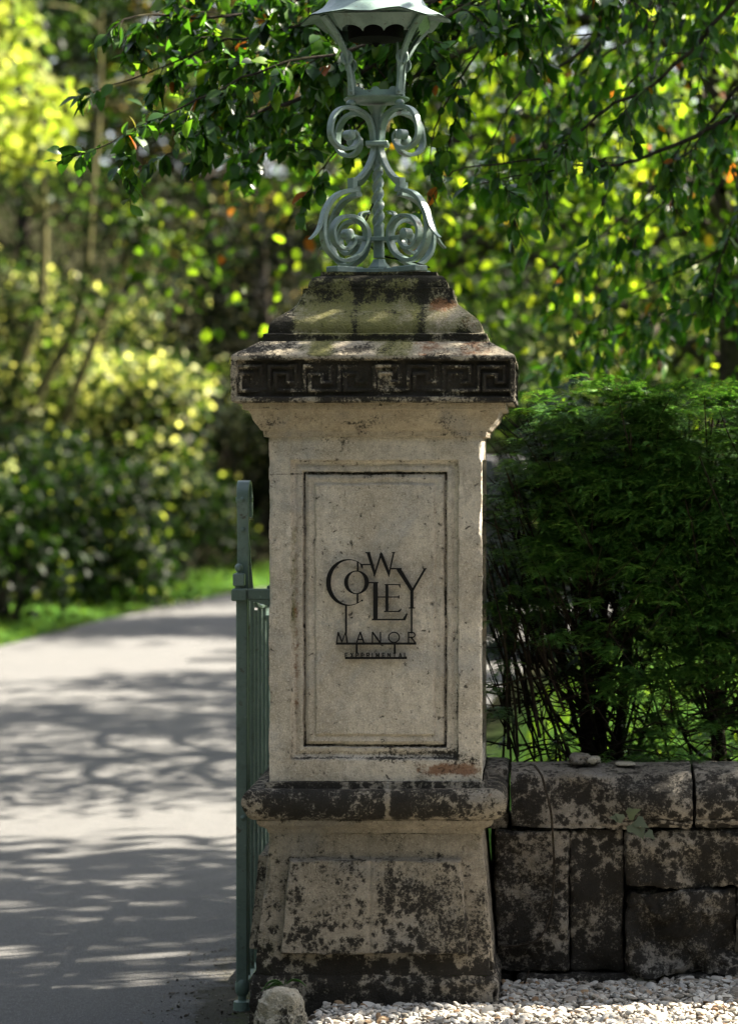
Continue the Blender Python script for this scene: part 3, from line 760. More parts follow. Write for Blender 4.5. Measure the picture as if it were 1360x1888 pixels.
# inside: smoke bell and rods
mb = MB(); mb.lathe([(0, lz(210, 0)), (.085, lz(210, 0)), (.082, lz(310, 0)), (.05, lz(325, 0)), (.012, lz(335, 0)), (.004, lz(365, 0)), (0, lz(366, 0))], n=20); mb.build('smoke_bell', M_void, lamp)
mb = MB(); mb.tube([(.062, .03, lz(780, 0)), (.062, .03, lz(270, 0))], .0032, 8); mb.build('rod', M_irond, lamp)
mb = MB(); mb.tube([(.074, .07, lz(780, 0)), (.08, .07, lz(500, 0)), (.092, .075, lz(300, 0))], .0032, 8); mb.build('rod', M_irond, lamp)
mb = MB(); mb.tube(spline([(.01, .02, lz(1000, 0)), (-.012, .03, lz(500)), (-.03, .03, lz(640)), (-.05, .05, lz(800)), (.0, .06, lz(960)), (.08, .05, lz(1010)), (.13, .0, lz(1060)), (.152, -.05, lz(1090))], n=8), .0028, 6); mb.build('cable', M_void, lamp)

# ================================================================== GATE
GY, GX = .47, X_(446.5, .47)
gate = thing('iron_gate', 'open dark green iron gate leaf swung back beside the left of the gate pier', 'gate', (GX, GY, 0))
def gz(py, dy=0): return Z_(py, GY + dy)
pw = .0345
# hanging stile with crook top
mb = MB()
P = [(0, 0, gz(1822)), (0, 0, gz(1500)), (0, 0, gz(1200)), (0, 0, gz(1090))]
mb.strap(spline(P, .08), pw, .030, (1, 0, 0))
mb.build('hanging_stile', M_irond, gate)
mb = MB(); c0 = gz(935)
cr = [(0, .022, gz(1095)), (0, .022, gz(1000)), (0, .018, gz(950)), (0, .012, gz(925))]
for t in np.linspace(0, math.pi, 9): cr.append((0, .055 - .043 * math.cos(t) , gz(918) + .048 * math.sin(t)))
cr += [(0, .098, gz(935)), (0, .094, gz(955))]
P = spline(cr, n=4); mb.strap(P, np.linspace(.0345, .042, len(P)), .010, (1, 0, 0))
for zz_, yy, s in ((gz(921), .012, -1), (gz(977), .016, -1)):
    mb.lathe([(0, 0), (.008, 0), (.0075, .003), (.004, .006), (0, .0065)], (0, 0, 0), 10); V = mb.V[-1]; mb.V[-1] = np.stack([V[:, 0], yy - V[:, 2] - .0 - .004, V[:, 1] + zz_], 1)
mb.tube([(-.026, .055, gz(922)), (.026, .055, gz(922))], .008, 10)
mb.build('crook_top', M_iron, gate)
# pivot: ball, block and pin standing before the stile
mb = MB(); mb.lathe([(.0125 * math.sin(t), gz(1047) - .0135 * math.cos(t)) for t in np.linspace(0.05, math.pi, 12)], (-.009, -.012, 0), 18)
mb.lathe([(.007, gz(1060)), (.007, gz(1055)), (.010, gz(1057))], (-.009, -.012, 0), 14); mb.build('ball_finial', M_iron, gate)
mb = MB(); mb.box((-.008, -.012, gz(1068.5)), (.0175, .019, .0185), bev=.002); mb.build('pivot_block', M_iron, gate)
mb = MB(); mb.lathe([(.0135, gz(1090)), (.0135, gz(1078))], (-.008, -.012, 0), 16); mb.build('pivot_pin', M_irond, gate)
# strap hinge to the pier
mb = MB(); zb = gz(1096)
mb.box((-.006, -.014, zb), (.024, .024, .0185), bev=.004)
mb.box((.062, -.010, zb + .001), (.046, .017, .0165), bev=.003)
V = np.array([(.02, -.024, zb - .016), (.11, -.024, zb - .016), (.11, -.024, zb - .042), (.02, .0, zb - .016), (.11, .0, zb - .016), (.11, .0, zb - .042)])
mb.add(V, [[0, 1, 4, 3], [1, 2, 5, 4], [0, 3, 5, 2]], [[0, 2, 1], [3, 4, 5]])
mb.box((.094, .006, zb + .022), (.018, .014, .0055), bev=.002)
mb.build('hinge_strap', M_irond, gate)
# sweeping top brace, scroll, rails, bars (leaf runs straight back)
mb = MB(); mb.strap(spline([(.004, .05, gz(980, .05)), (.004, .09, gz(1010, .09)), (.004, .14, gz(1055, .14)), (.004, .22, gz(1100, .22)), (.004, .40, gz(1118, .40)), (.004, .7, gz(1112, .7)), (.004, 1.3, gz(1100, 1.3)), (.004, 2.1, gz(1085, 2.1))], .03), .020, .010, (1, 0, 0)); mb.build('top_rail', M_irond, gate)
mb = MB(); t = np.linspace(-.3, 4.4, 26); rr = np.linspace(.075, .022, 26)
mb.strap(np.stack([np.full(26, .01), .60 + rr * np.sin(t), gz(1108, .6) - rr * np.cos(t) * .7], 1), .026, .008, (1, 0, 0)); mb.build('scroll', M_iron, gate)
mb = MB(); mb.strap([(0, .02, gz(1822) + .012), (0, 1.0, .062), (0, 2.15, .07)], .036, .014, (1, 0, 0)); mb.build('bottom_rail', M_irond, gate)
mb = MB(); mb.strap([(.002, .02, gz(1490)), (.002, 1.0, gz(1490)), (.002, 2.15, gz(1490))], .022, .030, (1, 0, 0)); mb.build('middle_rail', M_irond, gate)
zb0, zb1 = .065, None
barme = None
for k in range(16):
    yy = .12 + .118 * k
    zt_ = gz(1118, .4) - .01 if k > 1 else gz(1095, yy)
    mb = MB(); mb.tube([(.003, yy, .06), (.003, yy, .7), (.003, yy, zt_)], .0085, 10)
    mb.build('bar', M_irond, gate)
mb = MB(); mb.strap([(0, 2.17, .04), (0, 2.17, gz(1100))], pw, .03, (1, 0, 0)); mb.build('meeting_stile', M_irond, gate)
mb = MB()
for y in (gz(1507),):
    mb.lathe([(0, 0), (.009, 0), (.0085, .004), (.005, .0075), (0, .009)], (0, 0, 0), 12); V = mb.V[-1]; mb.V[-1] = np.stack([V[:, 0] + .004, -V[:, 2] - .014, V[:, 1] + y], 1)
mb.build('rivet', M_irond, gate)
mb = MB()
mb.lathe([(.0, .11), (.016, .11), (.0215, .098), (.022, .078), (.019, .066), (.013, .058), (.0125, .03), (.0155, .026), (.016, .0)], (0, 0, gz(1822) - .082), 16); mb.build('foot_pivot', M_iron, gate)
mb = MB(); mb.lathe([(.0, .034), (.014, .034), (.024, .031), (.0255, .006), (.027, -.01), (.027, -.03)], (-.002, -.002, 0), 20); mb.box((.034, .01, .012), (.026, .02, .019), bev=.004); mb.build('foot_socket', M_iron, gate)

# ================================================================== GROUND, ROAD, LAWN
LEFT = np.array([(-4.7, -30), (-4.7, -10), (-4.65, 8), (-4.42, 16), (-4.12, 20.4), (-3.45, 25.9), (-2.2, 30.5), (.4, 34.5), (5, 38.5), (12, 42), (30, 46)], float)
RIGHT = np.array([(-.27, -30), (-.27, -10), (-.27, 4), (.0, 9), (.55, 16), (1.1, 20.4), (2.0, 24.5), (3.6, 28), (6.2, 31), (9, 33.5), (14, 37), (31, 41)], float)
def sdist(x, y, L):
    """signed distance to polyline: positive on its left (seen along its direction)"""
    best = np.full(x.shape, 1e9); sg = np.ones(x.shape)
    for a, b in zip(L[:-1], L[1:]):
        d = b - a; t = np.clip(((x - a[0]) * d[0] + (y - a[1]) * d[1]) / (d @ d), 0, 1)
        qx, qy = a[0] + t * d[0], a[1] + t * d[1]
        ds = np.hypot(x - qx, y - qy); s = d[0] * (y - a[1]) - d[1] * (x - a[0])
        m = ds < best; best = np.where(m, ds, best); sg = np.where(m, np.sign(s), sg)
    return best * sg
def hill(x, y):
    x = np.asarray(x, float); y = np.asarray(y, float)
    dl = sdist(x, y, LEFT); dr = -sdist(x, y, RIGHT)
    nz = fbm(np.stack([x.ravel(), y.ravel(), np.zeros(x.size)], 1), .35, 3, 90).reshape(x.shape)
    hl = .05 * sstep(.05, .4, dl) + .10 * np.clip(dl - .3, 0, 2.2) + .68 * np.clip(dl - 2.3, 0, 11) + .35 * nz * sstep(2.3, 5, dl)
    lawn = sstep(.15, 1.0, dr) * .50 * sstep(.42, .62, y) + sstep(5, 30, y) * .5 * sstep(.3, 4, dr) + .03 * nz * sstep(.3, 1.0, dr)
    h = np.where(dl > 0, hl, np.where(dr > 0, lawn, -.03))
    return h
gx = np.concatenate([[-400, -160, -80, -50], np.arange(-34, -8, 1.0), np.arange(-8, 8, .25), np.arange(8, 34, 1.0), [50, 80, 160, 400]])
gy = np.concatenate([[-400, -120, -40, -20], np.arange(-12, 0, .5), np.arange(0, 2, .1), np.arange(2, 44, .4), np.arange(44, 70, 1.5), [90, 160, 400]])
GXX, GYY = np.meshgrid(gx, gy); GZ = hill(GXX, GYY)
nxg = len(gx); i = np.arange(len(gy) - 1)[:, None] * nxg; j = np.arange(nxg - 1)[None]
V = np.stack([GXX, GYY, GZ], -1).reshape(-1, 3); Q = np.stack([i + j, i + j + 1, i + nxg + j + 1, i + nxg + j], -1).reshape(-1, 4)
me = mesh_np('ground', V, Q)
dl = sdist(V[:, 0], V[:, 1], LEFT); dr = -sdist(V[:, 0], V[:, 1], RIGHT)
grass = np.clip(sstep(.02, .2, dl) * sstep(1.7, 1.1, dl) + sstep(.15, .6, dr) * (V[:, 1] > .3), 0, 1)
vattr(me, 'stain', np.stack([grass, grass * 0, grass * 0], 1))
g = G('ground_soil_and_turf'); S_, _, _, _ = g.attr('stain')
n1 = g.noise(1.2, 6); n2 = g.noise(14, 6, .7)
soil = g.mix(n2, (.006, .007, .003), (.022, .022, .010)); turf = g.mix(g.ss(n1, .35, .65), (.03, .08, .012), (.055, .12, .016))
turf = g.mix(g.math('MULTIPLY', n2, .5), turf, (.03, .08, .012))
M_ground = g.done(g.pbsdf(g.mix(S_, soil, turf), .95, .03, 0, g.bump(n2, .6, .03)))
tag(put('ground', me, M_ground), kind='structure')
# drive
def resample(L, n):
    d = np.concatenate([[0], np.cumsum(np.hypot(*np.diff(L, axis=0).T))]); t = np.linspace(0, d[-1], n)
    return np.stack([np.interp(t, d, L[:, 0]), np.interp(t, d, L[:, 1])], 1)
ys = np.concatenate([np.arange(-28, 28, .25)])
sl_, sr_ = spline(LEFT, .5), spline(RIGHT, .5)
A_ = resample(sl_, 260); B_ = resample(sr_, 260)
nc = 34; u = np.linspace(0, 1, nc)
P2 = A_[:, None] * (1 - u[None, :, None]) + B_[:, None] * u[None, :, None]
ex = np.stack([fbm(np.concatenate([A_, np.zeros((260, 1))], 1), 1.6, 3, 33) * .10, np.zeros(260)], 1)
P2[:, 0] += ex; P2[:, -1] += ex * .5
camber = .035 * (1 - (2 * u - 1) ** 2)
V = np.concatenate([P2.reshape(-1, 2), (np.repeat(camber[None], 260, 0)).reshape(-1, 1)], 1)
i = np.arange(259)[:, None] * nc; j = np.arange(nc - 1)[None]
me = mesh_np('drive', V, np.stack([i + j, i + j + 1, i + nc + j + 1, i + nc + j], -1).reshape(-1, 4))
dr = sdist(V[:, 0], V[:, 1], RIGHT)
vattr(me, 'stain', np.stack([sstep(.62, .05, dr) * sstep(4.5, .2, V[:, 1]) * 1.1, V[:, 0] * 0, V[:, 0] * 0], 1))
g = G('worn_pale_tarmac'); S_, _, _, _ = g.attr('stain')
n0 = g.noise(.8, 5); n1 = g.noise(60, 6, .75); n2 = g.noise(260, 3, .7); v = g.voro(170)
col = g.mix(n0, (.072, .074, .078), (.098, .098, .097))
col = g.mix(g.math('MULTIPLY', g.ss(n1, .40, .60), .75), col, (.060, .058, .055))
col = g.mix(g.math('MULTIPLY', g.ss(n2, .55, .68), .7), col, (.36, .35, .33))
col = g.mix(g.math('MULTIPLY', g.ss(v, .24, .08), .6), col, (.03, .03, .03))
col = g.mix(g.math('MULTIPLY', g.ss(g.noise(2.2, 7, .7), .52, .62), .35), col, (.10, .10, .10))
dm = g.ss(g.math('ADD', S_, g.math('MULTIPLY', g.math('SUBTRACT', g.noise(9, 8, .7), .5), 1.4)), .45, .75)
col = g.mix(dm, col, g.mix(g.noise(70, 5), (.018, .017, .012), (.06, .055, .035)))
mo = g.ss(g.math('ADD', S_, g.math('MULTIPLY', g.math('SUBTRACT', g.noise(7, 6, .7, .8), .5), 1.5)), .85, 1.05)
col = g.mix(g.math('MULTIPLY', mo, .7), col, (.05, .065, .012))
M_road = g.done(g.pbsdf(col, .85, .3, 0, g.bump(g.math('ADD', n1, g.math('MULTIPLY', n2, .6)), 1.0, .008)))
tag(put('drive', me, M_road), kind='structure')

# ------------------------------------------------------------------ leaf machinery
LEAF_S = (np.array([(0, 0, 0), (.45, -.5, .10), (1, 0, -.12), (.5, 0, 0), (.45, .5, .10)]) , np.array([[0, 1, 2, 3], [0, 3, 2, 4]]))
def leaf_big():
    st = [0, .08, .25, .48, .72, .9, 1.0]; wd = [.03, .18, .42, .5, .36, .15, .0]; V = []
    for t, w_ in zip(st, wd):
        zc = -.22 * t ** 2 + .03
        V += [(t, -w_, zc + .16 * w_), (t, 0, zc), (t, w_, zc + .16 * w_)]
    Q = []
    for i in range(len(st) - 1):
        b = i * 3; Q += [[b, b + 3, b + 4, b + 1], [b + 1, b + 4, b + 5, b + 2]]
    return np.array(V), np.array(Q)
LEAF_B = leaf_big()
LEAF_M = (np.array([(0, 0, 0), (.22, -.36, .07), (.62, -.42, .03), (1, 0, -.22), (.62, .42, .03), (.22, .36, .07), (.4, 0, -.03)]), np.array([[0, 1, 2, 6], [6, 2, 3, 4], [0, 6, 4, 5]]))
def open_gap(P):
    """True for leaves kept: a narrow opening in the crowns lets the sun graze the right flank of the pier"""
    hx_, hy_ = P[:, 0] - .37, P[:, 1] - .33; q = sd.x ** 2 + sd.y ** 2
    t = (hx_ * sd.x + hy_ * sd.y) / q; dp = np.abs(hx_ * sd.y - hy_ * sd.x) / math.sqrt(q); zf = P[:, 2] - t * sd.z
    return ~((t > .9) & (t < 13) & (dp < .17) & (zf > .75) & (zf < 2.25) & (rng.random(len(P)) < .93))
def rand_dirs(n):
    v = rng.normal(size=(n, 3)); return v / np.linalg.norm(v, axis=1)[:, None]
def nrmz(v): return v / (np.linalg.norm(v, axis=1)[:, None] + 1e-9)
def leaves(name, P, D, Nn, S, W, tpl, mat, parent, tint=None):
    T, Q = tpl; n = len(P); D = nrmz(D); B = nrmz(np.cross(Nn, D)); N2 = np.cross(D, B)
    S = np.broadcast_to(S, (n,)); W = np.broadcast_to(W, (n,))
    V = P[:, None] + D[:, None] * (T[None, :, 0, None] * S[:, None, None]) + B[:, None] * (T[None, :, 1, None] * (S * W)[:, None, None]) + N2[:, None] * (T[None, :, 2, None] * S[:, None, None])
    Fq = (Q[None] + (np.arange(n) * len(T))[:, None, None]).reshape(-1, Q.shape[1])
    me = mesh_np(name, V.reshape(-1, 3), Fq, True)
    t = np.full(n, .5) if tint is None else tint
    t = np.repeat(t, len(T)); vattr(me, 'tint', np.stack([t, t, t], 1))
    return put(name, me, mat, parent)

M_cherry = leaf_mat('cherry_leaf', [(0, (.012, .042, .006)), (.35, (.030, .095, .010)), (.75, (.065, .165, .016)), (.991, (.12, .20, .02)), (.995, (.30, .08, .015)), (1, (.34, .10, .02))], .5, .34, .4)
M_cherry2 = leaf_mat('bright_cherry_leaf', [(0, (.02, .05, .006)), (.4, (.045, .09, .008)), (.8, (.13, .20, .016)), (.982, (.24, .28, .03)), (.986, (.36, .10, .02)), (1, (.32, .12, .025))], .55, .4, .15, 2.3)  # brighter copy of the cherry leaf, sunlit look put into its colour
M_maple = leaf_mat('lime_maple_leaf', [(0, (.14, .20, .03)), (.6, (.26, .31, .07)), (1, (.42, .43, .16))], .5, .45, .06, 1.6)
M_laurel = leaf_mat('sun_flecked_laurel_leaf', [(0, (.003, .009, .002)), (.5, (.008, .022, .004)), (.82, (.020, .044, .007)), (.92, (.07, .13, .025)), (1, (.24, .32, .09))], .42, .5, .08, 1.8)  # brightest ramp stops stand in for sunlit leaf highlights
M_laurel2 = leaf_mat('sun_toned_laurel_leaf', [(0, (.006, .016, .004)), (.5, (.02, .045, .008)), (.68, (.09, .14, .03)), (1, (.78, .76, .42))], .45, .5, .08, 1.8)  # lit copy of the laurel: sunlight put into its paler ramp
M_laurel3 = leaf_mat('shade_toned_laurel_leaf', [(0, (.003, .008, .002)), (.6, (.006, .017, .003)), (.93, (.014, .032, .005)), (.965, (.12, .16, .035)), (1, (.36, .40, .13))], .38, .5, .08, 1.7)  # shaded copy of the laurel: shade put into its darker ramp
M_conif = leaf_mat('bronze_conifer_foliage', [(0, (.008, .009, .003)), (.5, (.032, .030, .008)), (.75, (.10, .08, .022)), (1, (.46, .34, .13))], .35, .6, .05)
M_dark = leaf_mat('dark_yew_foliage', [(0, (.003, .006, .002)), (.8, (.008, .014, .004)), (.95, (.02, .025, .008)), (1, (.20, .20, .08))], .15, .6, .05)
M_yew = leaf_mat('yew_needles', [(0, (.10, .065, .03)), (.03, (.09, .06, .028)), (.04, (.024, .078, .020)), (.4, (.068, .19, .038)), (.8, (.13, .29, .06)), (1, (.24, .42, .085))], .2, .4, .4, 1.3, 1.0)
M_grass = leaf_mat('grass_blades', [(0, (.035, .08, .009)), (.6, (.07, .135, .014)), (1, (.16, .22, .03))], .45, .5, .3)
M_bark = bark_mat('dark_bark', (.018, .015, .012), (.05, .042, .034))
M_barkp = bark_mat('pale_lichened_bark', (.05, .048, .022), (.11, .10, .045), 12)
M_barky = bark_mat('yew_bark', (.010, .008, .006), (.028, .022, .017))

# grass blades: verge (stuff) and lawn (stuff)
def blades(name, x, y, z, h, mat):
    n = len(x); T = np.array([(-.5, 0), (.5, 0), (.12, 1), (-.12, 1)]); a = rng.random(n) * 6.28; ln = rng.normal(size=(n, 2)) * .25
    wv = .007 + .006 * rng.random(n)
    V = np.zeros((n, 4, 3)); V[:, :, 0] = x[:, None] + np.cos(a)[:, None] * T[None, :, 0] * wv[:, None] + ln[:, 0, None] * T[None, :, 1] * h[:, None]
    V[:, :, 1] = y[:, None] + np.sin(a)[:, None] * T[None, :, 0] * wv[:, None] + ln[:, 1, None] * T[None, :, 1] * h[:, None]
    V[:, :, 2] = z[:, None] + T[None, :, 1] * h[:, None] - .01
    me = mesh_np(name, V.reshape(-1, 3), np.arange(n * 4).reshape(-1, 4)); vattr(me, 'tint', np.full((n * 4, 3), .5))
    return put(name, me, mat)
x = rng.uniform(-8, 3, 60000); y = rng.uniform(14, 40, 60000); d_ = sdist(x, y, LEFT); k = (d_ > -.03) & (d_ < 1.5); x, y = x[k], y[k]
tag(blades('grass', x, y, hill(x, y), .05 + .06 * rng.random(len(x)), M_grass), 'bright green grass verge along the far edge of the drive', 'grass', kind='stuff')
x = rng.uniform(.4, 5, 26000); y = .75 + 24 * rng.random(26000) ** 1.4; d_ = -sdist(x, y, RIGHT); k = (d_ > .4) & (x < 1.9 + .12 * y); x, y = x[k], y[k]
tag(blades('grass', x, y, hill(x, y), .03 + .05 * rng.random(len(x)), M_grass), 'sunlit lawn grass behind the yew hedge', 'grass', kind='stuff')

# ================================================================== LOW WALL
WY = .27
wall = thing('boundary_wall', 'low blackened rubble stone wall with rounded coping running right from the gate pier', 'stone wall', (0.4, WY, 0))
def rock_block(name, x0, x1, z0, z1, yf, depth, mat, parent, seed, rough=.010, rnd=.014, S=.66, M=.14, R=.10, P=.16, ds=.0065, roll=None, jag=.006):
    """rock-faced block: front, top and end faces as one displaced shell"""
    ox, oy, oz = parent.location
    nx, nz_, nyy = max(4, int((x1 - x0) / ds)), max(4, int((z1 - z0) / ds)), max(4, int(depth / (ds * 2)))
    Vs, Qs = [], []; off = 0
    def grid(a, b, f):
        nonlocal off
        A, B = np.meshgrid(np.linspace(0, 1, a), np.linspace(0, 1, b)); p = f(A.ravel(), B.ravel())
        i = np.arange(b - 1)[:, None] * a; j = np.arange(a - 1)[None]
        Qs.append(np.stack([i + j, i + j + 1, i + a + j + 1, i + a + j], -1).reshape(-1, 4) + off); Vs.append(p); off += len(p)
    w_, h_ = x1 - x0, z1 - z0
    grid(nx, nz_, lambda a, b: np.stack([x0 + a * w_, a * 0 + yf, z0 + b * h_], 1))
    grid(nx, nyy, lambda a, b: np.stack([x0 + a * w_, yf + b * depth, a * 0 + z1], 1))
    grid(nyy, nz_, lambda a, b: np.stack([a * 0 + x0, yf + (1 - a) * depth, z0 + b * h_], 1))
    grid(nyy, nz_, lambda a, b: np.stack([a * 0 + x1, yf + a * depth, z0 + b * h_], 1))
    grid(nx, max(4, nz_ // 2), lambda a, b: np.stack([x1 - a * w_, a * 0 + yf + depth, z0 + b * h_], 1))
    p = np.concatenate(Vs)
    if roll is not None: p = roll(p)
    # round the edges toward an inner box
    c = np.array([(x0 + x1) / 2, yf + depth / 2, (z0 + z1) / 2]); hlf = np.array([w_ / 2, depth / 2, h_ / 2])
    q = p - c; inn = np.clip(q, -(hlf - rnd), hlf - rnd); dlt = q - inn; l = np.linalg.norm(dlt, axis=1)[:, None]
    if roll is None: p = c + inn + np.where(l > rnd, dlt / np.maximum(l, 1e-6) * rnd, dlt)
    ea = np.exp(-np.abs(np.abs(q[:, 0]) - hlf[0]) / .02)[:, None]
    nvec = np.stack([fbm(p, 9, 5, seed), fbm(p, 9, 5, seed + 7), fbm(p, 9, 5, seed + 14)], 1)
    nv2 = np.stack([fbm(p, 45, 3, seed + 3) for _ in range(3)], 1)
    p = p + nvec * rough * np.array([.6, 2.3, .9]) * 1.35 + nv2 * rough * .35 + np.stack([fbm(p, 14, 3, seed + 40), p[:, 0] * 0, fbm(p, 14, 3, seed + 44)], 1) * jag
    me = mesh_np(name, p - np.array([ox, oy, oz]), np.concatenate(Qs), True, 50)
    big = fbm(p, 6, 4, seed + 60); top = sstep(.0, 1, (p[:, 2] - (z1 - .05)) / .05)
    st = np.stack([np.clip(S + .22 * big, 0, 1), np.clip(M + .15 * fbm(p, 4, 3, seed + 70), 0, 1), np.clip(R + .1 * fbm(p, 3, 3, seed + 80), 0, 1), np.clip(P + .14 * fbm(p, 8, 4, seed + 90), 0, 1)], 1)
    vattr(me, 'stain', st)
    return put(name, me, mat, parent)
wX = lambda px, dy=0: X_(px, WY + dy); wZ = lambda py, dy=0: Z_(py, WY + dy)
# backing core, kept behind the faces
mb = MB(); mb.box((1.55, .18, .345), (1.55, .13, .345)); o = mb.build('wall_core', M_void, wall, False)
rock_block('stone_block', wX(912), wX(1048), wZ(1795), wZ(1529), WY, .14, M_wall, wall, 101, .012, S=.62)
rock_block('stone_block', wX(1050), wX(1149), wZ(1795), wZ(1529), WY + .004, .14, M_wall, wall, 112, .010, S=.68)
rock_block('stone_block', wX(1154), wX(1442), wZ(1637), wZ(1531), WY - .012, .14, M_wall, wall, 123, .016, S=.58, P=.2, R=.2)
rock_block('stone_block', wX(1157), wX(1355), wZ(1795), wZ(1639), WY - .02, .14, M_wall, wall, 134, .026, S=.61, R=.14)
rock_block('stone_block', wX(1357), wX(1562), wZ(1795), wZ(1641), WY - .01, .14, M_wall, wall, 145, .017, S=.55)
rock_block('stone_block', wX(1446), wX(1690), wZ(1640), wZ(1538), WY - .004, .14, M_wall, wall, 156, .013, S=.55)
rock_block('stone_block', wX(1566), wX(1900), wZ(1792), wZ(1642), WY - .01, .14, M_wall, wall, 167, .017, S=.55)
rock_block('stone_block', wX(1696), wX(1950), wZ(1640), wZ(1538), WY, .14, M_wall, wall, 178, .013, S=.55)
rock_block('footing_course', wX(953), wX(1330), wZ(1880), wZ(1796), WY - .022, .16, M_wall, wall, 181, .006, S=.66, M=.2)
rock_block('footing_course', wX(1333), wX(1950), wZ(1880), wZ(1797), WY - .02, .16, M_wall, wall, 186, .006, S=.66, M=.2)
# coping: half round nose over a fillet
cz0, cz1 = wZ(1524, -.06), wZ(1436, -.06)
def coping(xa, xb, seed, S=.55, flat=0.0):
    yf, dep = WY - .058, .40
    nx = max(6, int((xb - xa) / .008)); prof_ = []
    for k in range(34):
        t = k / 33
        prof_.append(t)
    r = .055
    pts = [(yf + .045, cz0 - .012), (yf + .045, cz0), (yf + .022, cz0 + .002), (yf + .020, cz0 + .014)]
    for k in range(11):
        a = -math.pi * .42 + math.pi * .84 * k / 10
        pts.append((yf + .045 - .048 * math.cos(a), cz0 + .068 + .058 * math.sin(a)))
    pts += [(yf + .06, cz1 + .008), (yf + .12, cz1 + .016), (yf + .2, cz1 + .022), (yf + .3, cz1 + .018), (yf + dep, cz1), (yf + dep, cz0)]
    pts = np.array(pts); d = np.concatenate([[0], np.cumsum(np.hypot(*np.diff(pts, axis=0).T))]); tt = np.linspace(0, d[-1], 90)
    py_, pz_ = np.interp(tt, d, pts[:, 0]), np.interp(tt, d, pts[:, 1])
    xs = np.linspace(xa, xb, nx)
    V = np.stack([np.repeat(xs[None], 90, 0), np.repeat(py_[:, None], nx, 1), np.repeat(pz_[:, None], nx, 1)], -1).reshape(-1, 3)
    i = np.arange(89)[:, None] * nx; j = np.arange(nx - 1)[None]; Q = np.stack([i + j, i + j + 1, i + nx + j + 1, i + nx + j], -1).reshape(-1, 4)
    ca = np.array([[xa, py_.mean(), pz_.mean()]]); cb = np.array([[xb, py_.mean(), pz_.mean()]])
    # end caps as fans of thin quads
    n0 = len(V); ea = [[k * nx, n0, n0, (k + 1) * nx] for k in range(89)]
    q1 = np.array([[(k + 1) * nx, k * nx, n0] for k in range(89)]); q2_ = np.array([[k * nx + nx - 1, (k + 1) * nx + nx - 1, n0 + 1] for k in range(89)])
    V = np.concatenate([V, ca, cb])
    e = np.minimum(V[:, 0] - xa, xb - V[:, 0]); wr = .016 * np.exp(-e / .012)
    V[:, 1] += wr * (V[:, 1] < yf + .1); 
    big = np.clip(fbm(V, 5, 3, seed) * 2 + .1, 0, 1)
    # spalled face on the first stone
    sp = flat * sstep(.75, .62, V[:, 0]) * (V[:, 1] < yf + .07) * (V[:, 2] > cz0 - .02)
    V[:, 1] += sp * np.clip(.05 - (V[:, 1] - yf), 0, 1) * .95
    V += np.stack([fbm(V, 12, 5, seed + 1) * .3, fbm(V, 12, 5, seed + 2), fbm(V, 12, 5, seed + 3)], 1) * .013 + np.stack([fbm(V, 50, 3, seed + 4)] * 3, 1) * .003
    me = mesh_np('coping_stone', V - np.array(wall.location), [Q, q1, q2_], True, 55)
    top = sstep(cz1 - .02, cz1 + .012, V[:, 2])
    st = np.stack([np.clip(S + .2 * fbm(V, 7, 4, seed + 9) - .16 * top, 0, 1), .12 + .15 * top + .14 * fbm(V, 6, 3, seed + 12), .07 + 0 * top, np.clip(.14 + .13 * top + .12 * fbm(V, 10, 4, seed + 15), 0, 1)], 1)
    vattr(me, 'stain', st); put('coping_stone', me, M_wall, wall)
coping(wX(942), wX(1275), 201, .60, 1.0); coping(wX(1281), wX(1640), 211, .62); coping(wX(1646), wX(1960), 221, .56)
# short return piece between pier and coping
rock_block('return_or_gap_filler', wX(893, .02), wX(936), wZ(1531), wZ(1416), WY + .02, .30, M_wall, wall, 231, .006, S=.56)
rock_block('return_or_gap_filler', .325, .46, wZ(1800), wZ(1526), .40, .25, M_wall, wall, 241, .006, S=.85)  # filler block, darkened to stand for the shade in the gap
rock_block('return_or_gap_filler', wX(900), wX(945), wZ(1900), wZ(1796), WY + .03, .2, M_wall, wall, 236, .006, S=.8)

# stones on the coping, ivy and a dry stem
def boulder(name, c, r, seed, mat, label=None, cat=None, group=None, parent=None, sub=40, rough=.25, stn=(.3, .1, .05, .15), sq=.6, res=None):
    n1_, n2_ = sub, sub * 2
    th = np.linspace(0, math.pi, n1_); ph = np.linspace(0, 2 * math.pi, n2_, endpoint=False)
    T_, P_ = np.meshgrid(th, ph, indexing='ij')
    d = np.stack([np.sin(T_) * np.cos(P_), np.sin(T_) * np.sin(P_), np.cos(T_)], -1).reshape(-1, 3)
    d2 = np.sign(d) * np.abs(d) ** sq
    p = d2 * np.array(r) * (1 + rough * fbm(d, 1.6, 4, seed)[:, None]) + np.array(r) * .05 * np.stack([fbm(d, 6, 4, seed + k) for k in (1, 2, 3)], 1)
    i = np.arange(n1_ - 1)[:, None] * n2_; j = np.arange(n2_)[None]
    me = mesh_np(name, p, np.stack([i + j, i + n2_ + j, i + n2_ + (j + 1) % n2_, i + (j + 1) % n2_], -1).reshape(-1, 4), True)
    up_ = d[:, 2]
    st = np.zeros((len(p), 4)); nn = fbm(d, 2.2, 4, seed + 30)
    st[:, 0] = stn[0] - .25 * up_ + .25 * nn; st[:, 1] = stn[1] + .2 * fbm(d, 2, 4, seed + 40); st[:, 2] = stn[2]; st[:, 3] = stn[3] + .15 * up_
    vattr(me, 'stain', np.clip(st, 0, 1)); o = put(name, me, mat, parent); o.location = c
    if label: tag(o, label, cat, group)
    return o
by = -.24
boulder('boulder', (X_(519, by), by, .078), (.0735, .075, .122), 301, M_rock, 'pale rounded boulder with mossy cracks at the foot of the gate pier beside the gate', 'boulder', sub=110, rough=.30, sq=.58, stn=(.50, .30, .05, .16))
sy_ = WY + .10
